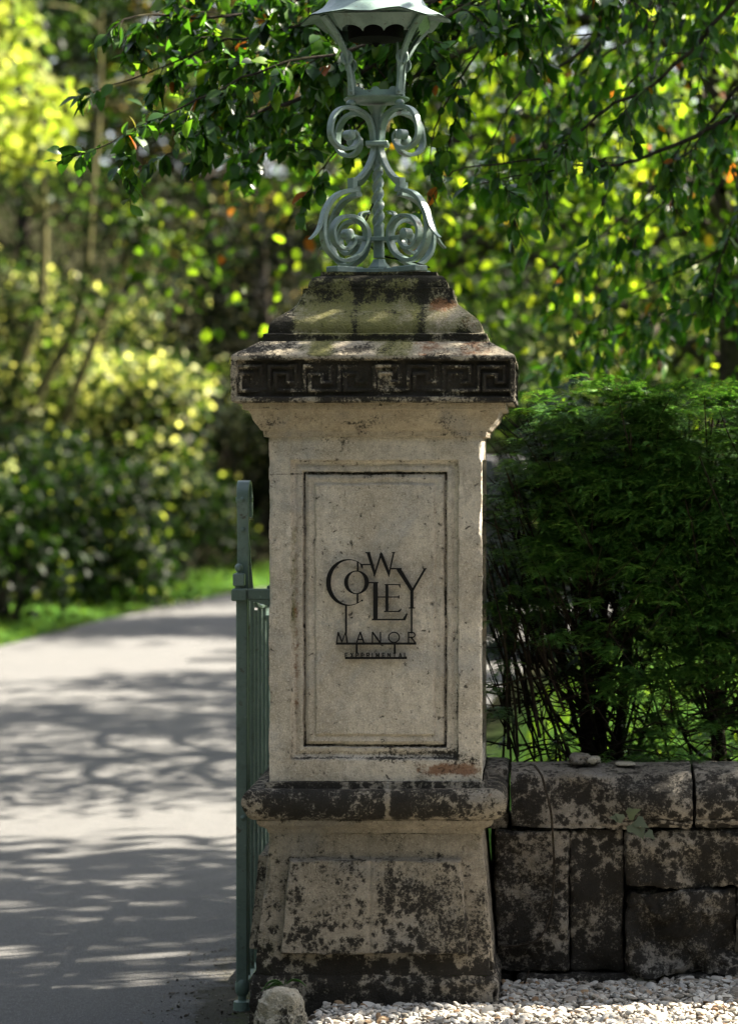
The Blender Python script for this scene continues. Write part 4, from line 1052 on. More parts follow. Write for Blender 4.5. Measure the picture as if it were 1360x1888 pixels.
for k, (px, py, rx, rz, sd_, lb) in enumerate(((1070, 1396, .036, .017, 311, 'dark lumpy stone lying on the wall coping left of the smooth pebble'), (1093, 1398, .022, .012, 312, 'smooth rounded grey pebble lying on the wall coping below the hedge'), (1152, 1405, .030, .005, 313, 'flat pale stone chip lying on the wall coping near the ivy'))):
    boulder('loose_stone', (X_(px, sy_), sy_, Z_(py, sy_) - .006), (rx, .03, rz), sd_, M_wall if k == 0 else M_rock, lb, 'stone', sub=16, rough=.3 if k == 0 else .1, stn=(.4 if k == 0 else .3, .1, .0, .1))
ivy = thing('ivy_sprig', 'small ivy sprig with dusty green leaves growing over the edge of the wall coping', 'ivy', (X_(1165, .2), .2, Z_(1490, .2)))
M_ivy = leaf_mat('dusty_ivy_leaf', [(0, (.05, .065, .04)), (1, (.085, .10, .062))], .05, .7, .2)
IV = (np.array([(0, 0, 0), (-.05, -.35, .02), (.25, -.5, -.05), (.45, -.28, .02), (1, 0, -.12), (.45, .28, .02), (.25, .5, -.05), (-.05, .35, .02), (.3, 0, .06)]), np.array([[0, 1, 2, 8], [8, 2, 3, 4], [8, 4, 5, 6], [0, 8, 6, 7]]))
ivp = [(1157, 1503, .5, .045), (1172, 1512, -.5, .045), (1163, 1520, -.9, .05), (1148, 1512, 2.4, .035), (1178, 1527, -1.2, .038), (1192, 1534, -.7, .034), (1140, 1508, 3.0, .03)]
for px, py, an, s in ivp:
    P = np.array([[X_(px, .185), .185 + rng.uniform(-.006, .004), Z_(py, .185)]]) - np.array(ivy.location)
    leaves('leaf', P, np.array([[math.cos(an), -.35, math.sin(an)]]), np.array([[.1, -1, .45]]), np.array([s]), .9, IV, M_ivy, ivy)
mb = MB(); mb.tube(spline([np.array([X_(a, .19), .2, Z_(b, .2)]) - np.array(ivy.location) for a, b in ((1140, 1475), (1155, 1495), (1165, 1510), (1195, 1532))], .01), .0025, 6); mb.build('stem', M_bark, ivy)
mb = MB(); pts = [(985, 1412, .2), (998, 1430, .17), (1004, 1452, .165), (1014, 1490, .165), (1018, 1530, .2), (1021, 1600, .235), (1018, 1655, .24), (1010, 1700, .24), (996, 1728, .24), (970, 1742, .24), (925, 1746, .24)]
mb.tube(spline([(X_(a, c), c, Z_(b, c)) for a, b, c in pts], .02), .0035, 7)
mb.tube(spline([(X_(a, c), c, Z_(b, c)) for a, b, c in ((1015, 1660, .238), (1003, 1664, .236), (1000, 1668, .24))], .01), .003, 6)
mb.tube(spline([(X_(a, .2), .2, Z_(b, .2)) for a, b in ((975, 1790), (966, 1815), (958, 1845))], .02), .0035, 6)
tag(mb.build('dry_vine', M_bark), 'thin dark dead vine hanging down the wall face next to the gate pier', 'vine')
# weed behind the boulder
weed = thing('weed', 'green strappy weed leaves sprouting between boulder and pier base', 'weed', (X_(520, -.13), -.13, .12))
M_weed = leaf_mat('weed_leaf', [(0, (.04, .13, .02)), (1, (.08, .20, .03))], .3, .4, .5)
for pts in (((519, 1814), (508, 1809), (495, 1812), (483, 1826)), ((522, 1818), (508, 1813), (498, 1818), (490, 1822)), ((527, 1816), (538, 1808), (552, 1808), (566, 1817)), ((524, 1817), (526, 1810), (528, 1806)), ((516, 1820), (510, 1816), (502, 1818))):
    mb = MB(); P = spline([(X_(a, -.16) - weed.location.x, -.02 - .01 * i_, Z_(b, -.16) - weed.location.z) for i_, (a, b) in enumerate(pts)], n=6)
    m = len(P); mb.strap(P, .022 * np.sin(np.linspace(.35, math.pi - .1, m)) + .001, .0012, (.1, -1, .5)); o = mb.build('leaf', M_weed, weed)
    vattr(o.data, 'tint', np.full((len(o.data.vertices), 3), .5))

# ================================================================== GRAVEL
def gz_bed(x, y):
    return .118 + .008 * sstep(.25, .95, x) * sstep(-.3, .2, y) + .012 * fbm(np.stack([x, y, 0 * x], 1), 4, 3, 77) - .10 * sstep(-.13, -.24, x)
gx = np.linspace(-.30, 3.2, 141); gy = np.linspace(-2.2, .30, 101); A, B = np.meshgrid(gx, gy); Zg = gz_bed(A.ravel(), B.ravel()) - .012
V = np.stack([A.ravel(), B.ravel(), Zg], 1); i = np.arange(100)[:, None] * 141; j = np.arange(140)[None]
g = G('grey_grit'); n = g.noise(120, 5, .7); M_grit = g.done(g.pbsdf(g.mix(n, (.10, .09, .075), (.36, .34, .30)), .9, .2, 0, g.bump(n, 1, .01)))
tag(put('gravel_bed', mesh_np('gravel_bed', V, np.stack([i + j, i + j + 1, i + 141 + j + 1, i + 141 + j], -1).reshape(-1, 4)), M_grit), kind='structure')
import bmesh
bm = bmesh.new(); bmesh.ops.create_icosphere(bm, subdivisions=2, radius=1); bm.verts.index_update()
IC = np.array([v.co[:] for v in bm.verts]); IF = np.array([[v.index for v in f.verts] for f in bm.faces]); bm.free()
def pebbles(name, x, y, z, r, mat, flat=.5):
    n = len(x); a = rng.random(n) * 6.28; sc_ = np.stack([r * rng.uniform(.9, 1.5, n), r * rng.uniform(.6, 1.0, n), r * rng.uniform(flat * .7, flat * 1.25, n)], 1)
    # angular: cut by random planes
    V = np.repeat(IC[None], n, 0)
    for k in range(7):
        d = rand_dirs(n); c = rng.uniform(.55, .85, n); dt = np.einsum('nij,nj->ni', V, d) - c[:, None]
        V = V - np.maximum(dt, 0)[:, :, None] * d[:, None] * .92
    V = V * sc_[:, None]
    # random tilt + yaw
    tx, ty = rng.normal(size=n) * .35, rng.normal(size=n) * .35
    def rot(V, ax, an):
        c, s = np.cos(an)[:, None], np.sin(an)[:, None]; o = V.copy(); b, d = (ax + 1) % 3, (ax + 2) % 3
        o[:, :, b] = V[:, :, b] * c - V[:, :, d] * s; o[:, :, d] = V[:, :, b] * s + V[:, :, d] * c; return o
    V = rot(rot(rot(V, 0, tx), 1, ty), 2, a) + np.stack([x, y, z], 1)[:, None]
    Fq = (IF[None] + (np.arange(n) * len(IC))[:, None, None]).reshape(-1, 3)
    return put(name, mesh_np(name, V.reshape(-1, 3), Fq, True, 30), mat)
g = G('limestone_chippings'); r_ = g.island(); n = g.noise(60, 6, .7)
col = g.ramp(r_, [(0, (.13, .11, .085)), (.15, (.28, .25, .21)), (.4, (.38, .355, .31)), (.72, (.50, .48, .435)), (.9, (.33, .325, .31)), (.955, (.26, .17, .09)), (1, (.15, .09, .05))])
col = g.mix(g.math('MULTIPLY', g.ss(n, .5, .75), .4), col, (.25, .22, .18)); M_peb = g.done(g.pbsdf(col, .8, .3, 0, g.bump(n, .5, .004)))
N_ = 10500; x = rng.uniform(-.20, 1.15, N_); y = .24 - .95 * rng.random(N_) ** 1.25
k = ~((x > -.40) & (x < .365) & (y > -.05)) & ~((x < -.17) & (y > -.34)); x, y = x[k], y[k]
layer = rng.integers(0, 3, len(x))
z = gz_bed(x, y) + layer * .007 + .002
r = np.clip(rng.lognormal(math.log(.0092), .40, len(x)), .004, .020)
tag(pebbles('gravel', x, y, z, r, M_peb), 'pale limestone chippings spread in front of pier and wall', 'gravel', kind='stuff')
N_ = 2600; x = rng.uniform(1.15, 2.4, N_); y = .22 - 1.2 * rng.random(N_); 
# debris at the drive edge by the gate
N_ = 2200; x = -.30 - .42 * rng.random(N_) ** 2.4; y = rng.uniform(-.35, 1.5, N_)
zz_ = .035 * (1 - (2 * ((x + 4.65) / 4.38) - 1) ** 2)
g = G('leaf_litter'); r_ = g.island(); M_lit = g.done(g.pbsdf(g.ramp(r_, [(0, (.02, .018, .014)), (.5, (.05, .042, .03)), (.8, (.12, .10, .075)), (.93, (.26, .25, .23)), (1, (.06, .07, .018))]), .9, .2))
tag(pebbles('leaf_litter', x, y, zz_ + .003, np.clip(rng.lognormal(math.log(.0022), .55, N_), .001, .0075), M_lit, .3), 'dark grit and leaf litter on the drive edge around the gate foot', 'litter', kind='stuff')

# ================================================================== YEW HEDGE
def spray_tpl(seed):
    r = np.random.default_rng(seed); V = []; Q = []
    def shoot(o, d, L, side):
        n = max(5, int(L / .0058)); d = np.array(d, float); d /= np.linalg.norm(d)
        for i in range(n):
            t = i / (n - 1); p = o + d * L * t + np.array([0, 0, -.9 * (L * t) ** 2 / .12]); nl = .0150 * (1 - .5 * t ** 2) * r.uniform(.85, 1.1)
            for s in (-1, 1):
                lat = np.array([-d[1], d[0], 0]) * s; nd = lat * .86 + d * .5 + np.array([0, 0, r.uniform(-.15, .22)]); nd /= np.linalg.norm(nd)
                w_ = d * .0021; b = len(V); V.extend([p - w_, p + w_, p + nd * nl + w_ * .25 + np.array([0, 0, -.0018]), p + nd * nl * .55 - w_ * 1.1]); Q.append([b, b + 1, b + 2, b + 3])
        b = len(V); s2 = np.array([-d[1], d[0], 0]) * .0011; e = o + d * L + np.array([0, 0, -.9 * L ** 2 / .12]); V.extend([o - s2, o + s2, e + s2 * .4, e - s2 * .4]); Q.append([b, b + 1, b + 2, b + 3])
    L = r.uniform(.075, .11); shoot(np.zeros(3), (1, 0, .1), L, 0)
    for k in range(r.integers(3, 6)):
        t = r.uniform(.1, .7); s = 1 if k % 2 else -1
        shoot(np.array([L * t, 0, -.9 * (L * t) ** 2 / .12]), (r.uniform(.5, .9), s * r.uniform(.5, .9), r.uniform(-.05, .15)), L * r.uniform(.35, .62), s)
    return np.array(V), np.array(Q)
SPR = [spray_tpl(k) for k in range(6)]
def sprays(name, P, D, U, S, mat, parent, tint):
    Vs, Qs, Ts, off = [], [], [], 0
    which = rng.integers(0, len(SPR), len(P))
    for k, (T, Q) in enumerate(SPR):
        m = which == k; p, d, u_, s, t = P[m], nrmz(D[m]), U[m], S[m], tint[m]
        B = nrmz(np.cross(u_, d)); N2 = np.cross(d, B)
        V = p[:, None] + s[:, None, None] * (d[:, None] * T[None, :, 0, None] + B[:, None] * T[None, :, 1, None] + N2[:, None] * T[None, :, 2, None])
        Vs.append(V.reshape(-1, 3)); Qs.append((Q[None] + (np.arange(len(p)) * len(T))[:, None, None]).reshape(-1, 4) + off); Ts.append(np.repeat(t, len(T))); off += len(p) * len(T)
    me = mesh_np(name, np.concatenate(Vs), np.concatenate(Qs), True); t = np.concatenate(Ts); vattr(me, 'tint', np.stack([t] * 3, 1))
    return put(name, me, mat, parent)
HY = .76
def hx(px, y=HY): return X_(px, y)
def hz(py, y=HY): return Z_(py, y)
# hedge outline: left limit as a function of photo height, at the hedge plane
ol_py = [690, 730, 780, 830, 880, 930, 1000, 1100, 1430]; ol_px = [1020, 992, 970, 946, 926, 908, 896, 890, 880]
def yew(label, trunks, xa, xb, nsp, seed, xsoft):
    ths = .34
    base = np.array([trunks[0][0][0], HY, .5]); t_ = thing('yew_shrub', label, 'yew', tuple(base), 'yew shrubs forming the hedge behind the wall')
    r = np.random.default_rng(seed)
    for tk in trunks:
        mb = MB(); P = spline(np.array(tk) - base, .05); P += np.stack([fbm(P, 6, 2, seed), fbm(P, 6, 2, seed + 1), 0 * P[:, 0]], 1) * .02
        mb.tube(P, np.linspace(1, .35, len(P)) * (.026 if len(trunks) > 1 else .029), 10); mb.build('trunk', M_barky, t_)
    mb = MB(); tips = []
    for k in range(95):
        tk = np.array(trunks[r.integers(len(trunks))]); f = r.uniform(.16, .95); P0 = tk[0] + (tk[-1] - tk[0]) * f
        tx = r.uniform(xa, xb); ty = HY + r.uniform(-.36, .42); tz = P0[2] + r.uniform(.12, .75) * (1 if r.random() < .85 else -.25)
        tz = min(tz, hz(775))
        lim = np.interp(CZ - (tz - CZ) * 0, [0], [0])
        pxl = np.interp(850 + (CZ - tz) * F / (HY + 7.5), ol_py, ol_px); tx = max(tx, hx(pxl))
        mid = (P0 + np.array([tx, ty, tz])) / 2 + np.array([r.uniform(-.05, .05), r.uniform(-.05, .05), -.07])
        P = spline([P0 - base, mid - base, np.array([tx, ty, tz]) - base], .06); mb.tube(P, np.linspace(r.uniform(.0045, .009), .002, len(P)), 5, False)
        for q in range(5):
            o = P[int(r.uniform(.3, 1) * (len(P) - 1))]; d = P[-1] - P[0]; d = d / np.linalg.norm(d) + r.normal(size=3) * .45; e = o + d * r.uniform(.08, .22); e[2] = min(e[2], hz(735) - base[2])
            mb.tube([o, (o + e) / 2 + np.array([0, 0, -.01]), e], [.0026, .002, .001], 4, False); tips.append(e + base)
    # fine ascending stems on the open side
    for k in range(60 if xsoft else 14):
        z0 = r.uniform(.62, 1.15); x0 = r.uniform(xa + .05, xa + .5 * (xb - xa)) if xsoft else r.uniform(xa, xb); y0 = HY + r.uniform(-.3, .3)
        l = r.uniform(.25, .6); e = np.array([x0 - l * r.uniform(.2, .6), y0 + r.uniform(-.1, .1), z0 + l]); pxl = np.interp(850 + (CZ - e[2]) * F / (HY + 7.5), ol_py, ol_px); e[0] = max(e[0], hx(pxl) + .01); e[2] = min(e[2], hz(760))
        P = spline([np.array([x0, y0, z0]) - base, (np.array([x0, y0, z0]) + e) / 2 + np.array([.03, 0, -.03]) - base, e - base], .05); mb.tube(P, np.linspace(.0048, .0016, len(P)), 5, False); tips.append(e)
    for k in range(60):   # bare low twigs arching outward
        x0 = r.uniform(xa, xb); y0 = HY + r.uniform(-.3, .2); z0 = r.uniform(.66, 1.0); l = r.uniform(.12, .4); s = r.choice([-1, 1])
        P = spline([np.array([x0, y0, z0]) - base, np.array([x0 + s * l * .5, y0 - .02, z0 + .03]) - base, np.array([x0 + s * l, y0 - .05, z0 - r.uniform(.02, .10)]) - base], .05); mb.tube(P, np.linspace(.003, .0009, len(P)), 4, False)
    mb.build('branches', M_barky, t_, fix=False)
    # foliage: tufts of drooping sprays on the outside, filling inside with shade put into its tint
    def place(n, ylo, yhi):
        z = r.uniform(.66, hz(708), n); x = xa + (xb - xa) * r.random(n); y = r.uniform(ylo, yhi, n)
        xl = hx(np.interp(850 + (CZ - z) * F / (HY + 7.5), ol_py, ol_px)); te = hz(716) + .03 * fbm(np.stack([x, y * 0, 0 * x], 1), 6, 3, 9)
        den = np.interp(z, [.66, .85, 1.0, 1.25, 1.5], [.05, .07, .17, .72, 1.0])
        if xsoft: den *= np.interp(x - xl, [0, .10, .26, .40], [.36, .40, .65, 1.0])
        cl = fbm(np.stack([x, y, z], 1), 5.0, 3, seed + 3); den *= sstep(-.30, .05, cl)
        k = (x > xl + .015) & (z < te) & (r.random(n) < den); return x[k], y[k], z[k], te[k], cl[k]
    x, y, z, te, cl = place(nsp // 2, HY - .30, HY + .30)
    y = HY - .30 * (1 - .9 * r.random(len(x)) ** 1.7)           # mostly near the front face
    m = 9; n = len(x); tt = r.random(n)
    P = np.repeat(np.stack([x, y, z], 1), m, 0) + r.normal(size=(n * m, 3)) * np.array([.020, .012, .009])
    fan = r.normal(size=(n * m)) * .9; hd = np.repeat(r.normal(size=n) * .5 - (.35 * np.exp(-np.clip(x - xa, 0, 1) / .2) if xsoft else 0), m)
    rise = np.repeat(np.where(z > te - .06, .75, .16), m)
    D = np.stack([np.sin(fan + hd), -np.abs(np.cos(fan + hd)) * .9 - .1, rise + r.normal(size=n * m) * .16], 1)
    U = np.stack([r.normal(size=n * m) * .18, r.normal(size=n * m) * .18 - .1, np.ones(n * m)], 1)
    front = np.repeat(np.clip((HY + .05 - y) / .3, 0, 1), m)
    tint = np.clip(.12 + .46 * front * np.repeat(.2 + 1.2 * tt, m) + .04 * np.repeat(sstep(1.2, 1.75, z), m) + .08 * r.normal(size=n * m), .03, 1)  # front tufts brighter, inner ones darker: hedge shading put into the tint
    S1 = r.uniform(.42, .80, n * m)
    x, y, z, te, cl = place(int(nsp * 2.2), HY - .16, HY + .36)
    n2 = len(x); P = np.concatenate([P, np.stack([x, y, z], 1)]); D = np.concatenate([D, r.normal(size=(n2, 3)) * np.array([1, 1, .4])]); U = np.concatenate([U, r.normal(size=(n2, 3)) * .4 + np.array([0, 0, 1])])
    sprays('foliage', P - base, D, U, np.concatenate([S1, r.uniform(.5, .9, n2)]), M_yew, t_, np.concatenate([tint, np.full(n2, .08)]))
zg = .48
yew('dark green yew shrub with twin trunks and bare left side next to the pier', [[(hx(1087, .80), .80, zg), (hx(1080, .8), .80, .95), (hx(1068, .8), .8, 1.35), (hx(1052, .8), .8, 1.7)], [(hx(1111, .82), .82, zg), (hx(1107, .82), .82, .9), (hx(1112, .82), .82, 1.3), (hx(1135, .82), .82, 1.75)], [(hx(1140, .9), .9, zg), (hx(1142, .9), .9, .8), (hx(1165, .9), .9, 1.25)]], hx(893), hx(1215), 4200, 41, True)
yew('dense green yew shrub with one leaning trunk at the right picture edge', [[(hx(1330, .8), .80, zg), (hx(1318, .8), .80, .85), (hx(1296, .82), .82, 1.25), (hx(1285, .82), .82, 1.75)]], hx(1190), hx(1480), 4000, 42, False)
yew('', [[(hx(1560, .8), .80, zg), (hx(1560, .8), .80, .85), (hx(1590, .82), .82, 1.25), (hx(1600, .82), .82, 1.75)]], hx(1450), hx(1760), 3000, 43, False) if False else None

# ================================================================== OVERHANGING CHERRY
class Tree:
    def __init__(s, seed): s.r = np.random.default_rng(seed); s.br = MB(); s.P = []; s.D = []; s.T = []
    def limb(s, pts, r0, r1, sub=.09, sl=(.25, .65), droop=.35, leafy=1.0, spread=1.0, step=.05, tw=(3, 6), leafsp=.0175, den=.72):
        P = spline(pts, step); P = P + np.stack([fbm(P, 5, 3, 1), fbm(P, 5, 3, 2), fbm(P, 5, 3, 3)], 1) * .035
        s.br.tube(P, np.linspace(r0, r1, len(P)), 7, False)
        L = np.linalg.norm(np.diff(P, axis=0), axis=1).sum(); n = int(L / (sub * (den if sub < .15 else 1)))
        for k in range(n):
            f = (k + s.r.random()) / n; i = min(len(P) - 2, int(f * (len(P) - 1))); tg = P[i + 1] - P[i]; tg /= np.linalg.norm(tg)
            d = tg * .7 + s.r.normal(size=3) * np.array([.6, .6, .45]) * spread - np.array([0, 0, droop * s.r.random()])
            d /= np.linalg.norm(d); s.twig(P[i], d, s.r.uniform(*sl) * (1 - .35 * f), max(.0018, (r0 + (r1 - r0) * f) * .45), droop, leafy, s.r.integers(*tw), leafsp)
        s.twig(P[-1], P[-1] - P[-2], sl[1] * .5, r1, droop, leafy, 2, leafsp)
    def twig(s, o, d, L, r, droop, leafy, nsub, leafsp):
        d = np.array(d, float); d /= np.linalg.norm(d); n = max(3, int(L / .05)); P = [np.array(o, float)]
        for k in range(n):
            d = d + s.r.normal(size=3) * .16 + np.array([0, 0, -droop * .22]); d /= np.linalg.norm(d); P.append(P[-1] + d * L / n)
        P = np.array(P); s.br.tube(P, np.linspace(min(r, .006), .0011, len(P)), 5, False)
        s.leaf_along(P, leafsp, leafy, .25)
        for k in range(nsub):
            i = s.r.integers(1, len(P) - 1) if len(P) > 2 else 1; tg = P[i] - P[i - 1]; tg /= np.linalg.norm(tg)
            dd = tg + s.r.normal(size=3) * .6 + np.array([0, 0, -droop * .4]); dd /= np.linalg.norm(dd); l = L * s.r.uniform(.25, .5)
            Q = [P[i]]; 
            for q in range(4): dd = dd + s.r.normal(size=3) * .12 + np.array([0, 0, -droop * .2]); dd /= np.linalg.norm(dd); Q.append(Q[-1] + dd * l / 4)
            Q = np.array(Q); s.br.tube(Q, np.linspace(.0022, .0009, 5), 4, False); s.leaf_along(Q, leafsp, leafy, 0)
    def leaf_along(s, P, sp, leafy, start):
        seg = np.linalg.norm(np.diff(P, axis=0), axis=1); d = np.concatenate([[0], np.cumsum(seg)]); L = d[-1]
        t = np.arange(L * start, L, sp); t = t[s.r.random(len(t)) < leafy]
        if not len(t): return
        X = np.stack([np.interp(t, d, P[:, k]) for k in range(3)], 1); tg = nrmz(np.gradient(P, axis=0)); TG = np.stack([np.interp(t, d, tg[:, k]) for k in range(3)], 1)
        D = TG * .6 + s.r.normal(size=X.shape) * .55 + np.array([0, 0, -.55]); s.P.append(X); s.D.append(nrmz(D))
    def finish(s, t_, mat, size, w=.56, tpl=LEAF_B, bark=None, tintf=None):
        b = np.array(t_.location); P = np.concatenate(s.P); D = np.concatenate(s.D); kp = open_gap(P); P, D = P[kp], D[kp]; n = len(P)
        U = s.r.normal(size=(n, 3)) * .6 + np.array([0, -.25, .9]); S = s.r.uniform(size[0], size[1], n)
        for k in range(len(s.br.V)): s.br.V[k] = s.br.V[k] - b
        s.br.build('branches', bark or M_bark, t_, fix=False)
        tint = np.clip(.5 + .3 * fbm(P, 2.5, 3, 66) + .12 * s.r.normal(size=n), .08, 1)
        leaves('foliage', P - b, D, U, S, w, tpl, mat, t_, tint); return n
def W3(l): return [(X_(a, y), y, Z_(b, y)) for a, b, y in l]
ch_ = thing('cherry_tree', 'cherry tree whose dark drooping branches and green leaves hang over the lantern', 'tree', (3.3, 2.6, .5))
mb = MB(); P = spline([(0, 0, -.1), (.03, .02, .8), (-.05, 0, 1.7), (-.15, -.05, 2.6), (-.2, -.1, 3.6), (-.1, -.1, 4.6), (.1, 0, 5.6)], .1); mb.tube(P, np.interp(np.linspace(0, 1, len(P)), [0, .05, .3, .6, 1], [.24, .19, .16, .13, .05]), 14); mb.build('trunk', M_bark, ch_)
T = Tree(5)
# left-reaching limbs (sharp, near the pier)
T.limb(W3([(2000, -330, 2.4), (1500, -200, 2.0), (1000, -40, 1.4), (780, 50, 1.1), (560, 105, .9), (400, 165, .8), (300, 215, .75), (215, 255, .7)]), .016, .0025, .085, (.16, .38), .35, .9)
T.limb(W3([(1000, -40, 1.4), (760, 10, 1.3), (560, 40, 1.2), (420, 80, 1.2), (300, 120, 1.1), (230, 150, 1.1)]), .010, .0022, .085, (.15, .34), .3, .9)
T.limb(W3([(780, 50, 1.1), (620, 110, 1.6), (540, 180, 1.7), (430, 200, 1.7), (340, 215, 1.6)]), .009, .0022, .085, (.15, .34), .35, .9)
T.limb(W3([(640, 150, 1.2), (560, 220, 1.9), (520, 260, 1.9), (470, 300, 1.8)]), .007, .002, .085, (.12, .26), .5, .9)
T.limb(W3([(1000, -120, 1.7), (800, -60, 1.9), (620, -20, 2.0), (480, -10, 1.9), (380, 0, 1.8)]), .009, .0022, .085, (.15, .34), .35, .9)
T.limb(W3([(1500, -200, 2.0), (1000, -120, 1.7), (700, -40, 1.4), (480, 20, 1.2), (340, 30, 1.1), (250, 35, 1.0)]), .02, .003, .10, (.18, .4), .3, .85)
T.limb(W3([(780, 50, 1.1), (640, 150, 1.2), (500, 190, 1.1), (420, 225, 1.0), (330, 270, .95)]), .012, .0025, .10, (.15, .34), .35, .85)
T.limb(W3([(700, -40, 1.4), (560, 60, 1.5), (450, 110, 1.4), (330, 130, 1.3)]), .012, .0025, .10, (.15, .35), .3, .85)
T.limb(W3([(900, 0, 1.5), (760, 150, 1.3), (650, 240, 1.2), (570, 320, 1.1)]), .010, .0022, .11, (.14, .3), .55, .8)
# right side limbs, hanging, deeper
T.limb(W3([(1900, 100, 2.6), (1500, 160, 2.2), (1290, 240, 1.9), (1140, 305, 1.7), (1030, 312, 1.6), (950, 320, 1.6)]), .02, .003, .12, (.2, .5), .6, .34)
T.limb(W3([(1900, -300, 2.6), (1450, -100, 1.8), (1250, 120, 1.6), (1120, 200, 1.5), (1000, 290, 1.4), (860, 300, 1.3)]), .016, .0025, .12, (.2, .5), .6, .34)
T.limb(W3([(1500, -200, 2.0), (1150, -60, 1.6), (950, 40, 1.4), (850, 130, 1.3), (800, 230, 1.3)]), .014, .0025, .10, (.2, .4), .5, .36)
T.limb(W3([(1500, -300, 3.0), (1250, -80, 2.6), (1080, 80, 2.4), (960, 160, 2.3), (900, 260, 2.2)]), .018, .0025, .11, (.25, .55), .9, .36)
T.limb(W3([(1900, -100, 3.2), (1550, 60, 2.8), (1370, 150, 2.6), (1250, 330, 2.5), (1170, 420, 2.4)]), .018, .0025, .11, (.25, .55), .9, .36)
T.limb(W3([(1900, 200, 3.4), (1600, 300, 3.2), (1400, 420, 3.1), (1260, 500, 3.0), (1120, 560, 3.0)]), .018, .0025, .10, (.25, .6), .8, .45)
T.limb(W3([(1900, 300, 4.2), (1600, 400, 4.0), (1350, 520, 3.8), (1180, 600, 3.8), (1050, 640, 3.8)]), .018, .0025, .10, (.25, .6), .8, .45)
T.limb(W3([(1900, 0, 4.4), (1500, 120, 4.0), (1300, 260, 3.8), (1150, 390, 3.7), (1050, 480, 3.7)]), .018, .0025, .10, (.3, .6), .9, .36)
T.limb(W3([(1700, -300, 3.8), (1400, -100, 3.5), (1200, 40, 3.3), (1060, 150, 3.2), (980, 330, 3.2)]), .018, .0025, .10, (.3, .6), .9, .36)
T.limb(W3([(1900, 150, 2.4), (1600, 200, 2.1), (1430, 300, 2.0), (1340, 430, 2.0), (1320, 520, 2.0)]), .014, .0025, .12, (.2, .5), .9, .45)
# crown above the frame (shades the pier and the near drive)
for k in range(12):
    a = rng.uniform(0, 6.28); h0 = rng.uniform(3.2, 5.6); l = rng.uniform(1.4, 3.0)
    p0 = np.array([3.2, 2.55, h0]); e = p0 + np.array([math.cos(a) * l, math.sin(a) * l, rng.uniform(-.3, 1.0)])
    if e[0] < 1.2 + .14 * (e[1] + 7.5) * .6 and e[2] < 3.6: e[2] = 3.9
    T.limb([p0, (p0 + e) / 2 + np.array([0, 0, .3]), e], .04, .006, .16, (.4, .9), .3, 1.0, 1.0, .1, (3, 5), .06)
for l_ in ([(3.15, 2.5, 3.7), (2.4, 1.75, 4.0), (1.5, 1.1, 3.95), (1.0, .8, 3.8)], [(3.15, 2.5, 3.4), (2.6, 1.3, 3.9), (1.9, .7, 4.1), (1.4, .5, 4.2)], [(3.15, 2.5, 4.0), (2.3, 2.1, 4.5), (1.4, 1.8, 4.5)], [(3.15, 2.5, 3.9), (2.5, 1.5, 4.15), (1.7, .9, 4.0), (1.15, .65, 3.75)], [(3.15, 2.5, 3.0), (3.8, 2.0, 3.5), (4.6, 1.5, 3.7)], [(3.15, 2.5, 2.8), (3.4, 1.6, 3.2), (3.9, .9, 3.2)], [(3.15, 2.5, 3.2), (2.9, 1.5, 3.1), (3.0, .7, 2.9)], [(3.15, 2.5, 3.2), (4.0, 2.4, 3.7), (5.0, 2.2, 4.0)]):
    T.limb(l_, .03, .004, .09, (.25, .55), .3, 1.0, 1.0, .08, (3, 6), .035)  # unseen boughs added to shade the cap and the gravel
print('cherry leaves', T.finish(ch_, M_cherry, (.038, .078)))

# ================================================================== BACKGROUND TREES AND SHRUBS
def crown_points(r, lobes, n):
    """scatter leaves through lobes (centre, radii), denser toward the shell"""
    w_ = np.array([l[1][0] * l[1][1] * l[1][2] for l in lobes]) ** .67; idx = r.choice(len(lobes), n, p=w_ / w_.sum())
    c = np.array([l[0] for l in lobes])[idx]; R = np.array([l[1] for l in lobes])[idx]
    d = r.normal(size=(n, 3)); d /= np.linalg.norm(d, axis=1)[:, None]; rr = r.random(n) ** .45
    return c + d * R * rr[:, None], d
def foliage_obj(name, P, Dn, r, size, mat, parent, up=.6, w=.62, tpl=LEAF_S, hang=.3, clump=1.2, thr=-.18):
    k = fbm(P, clump, 3, int(r.integers(1000))) > thr + .12 * r.normal(size=len(P)); k &= open_gap(P); P, Dn = P[k], Dn[k]; n = len(P)
    D = r.normal(size=(n, 3)) * .8 + Dn * .5 + np.array([0, 0, -hang]); U = r.normal(size=(n, 3)) * .55 + np.array([0, 0, up]) + Dn * .5
    tint = np.clip(.42 + .95 * fbm(P, clump * 1.1, 3, 88) + .05 * r.normal(size=n), .0, 1)  # clumps of light and shade put into the leaf tint
    return leaves(name, P - np.array(parent.location), D, U, r.uniform(size[0], size[1], n), w, tpl, mat, parent, tint)
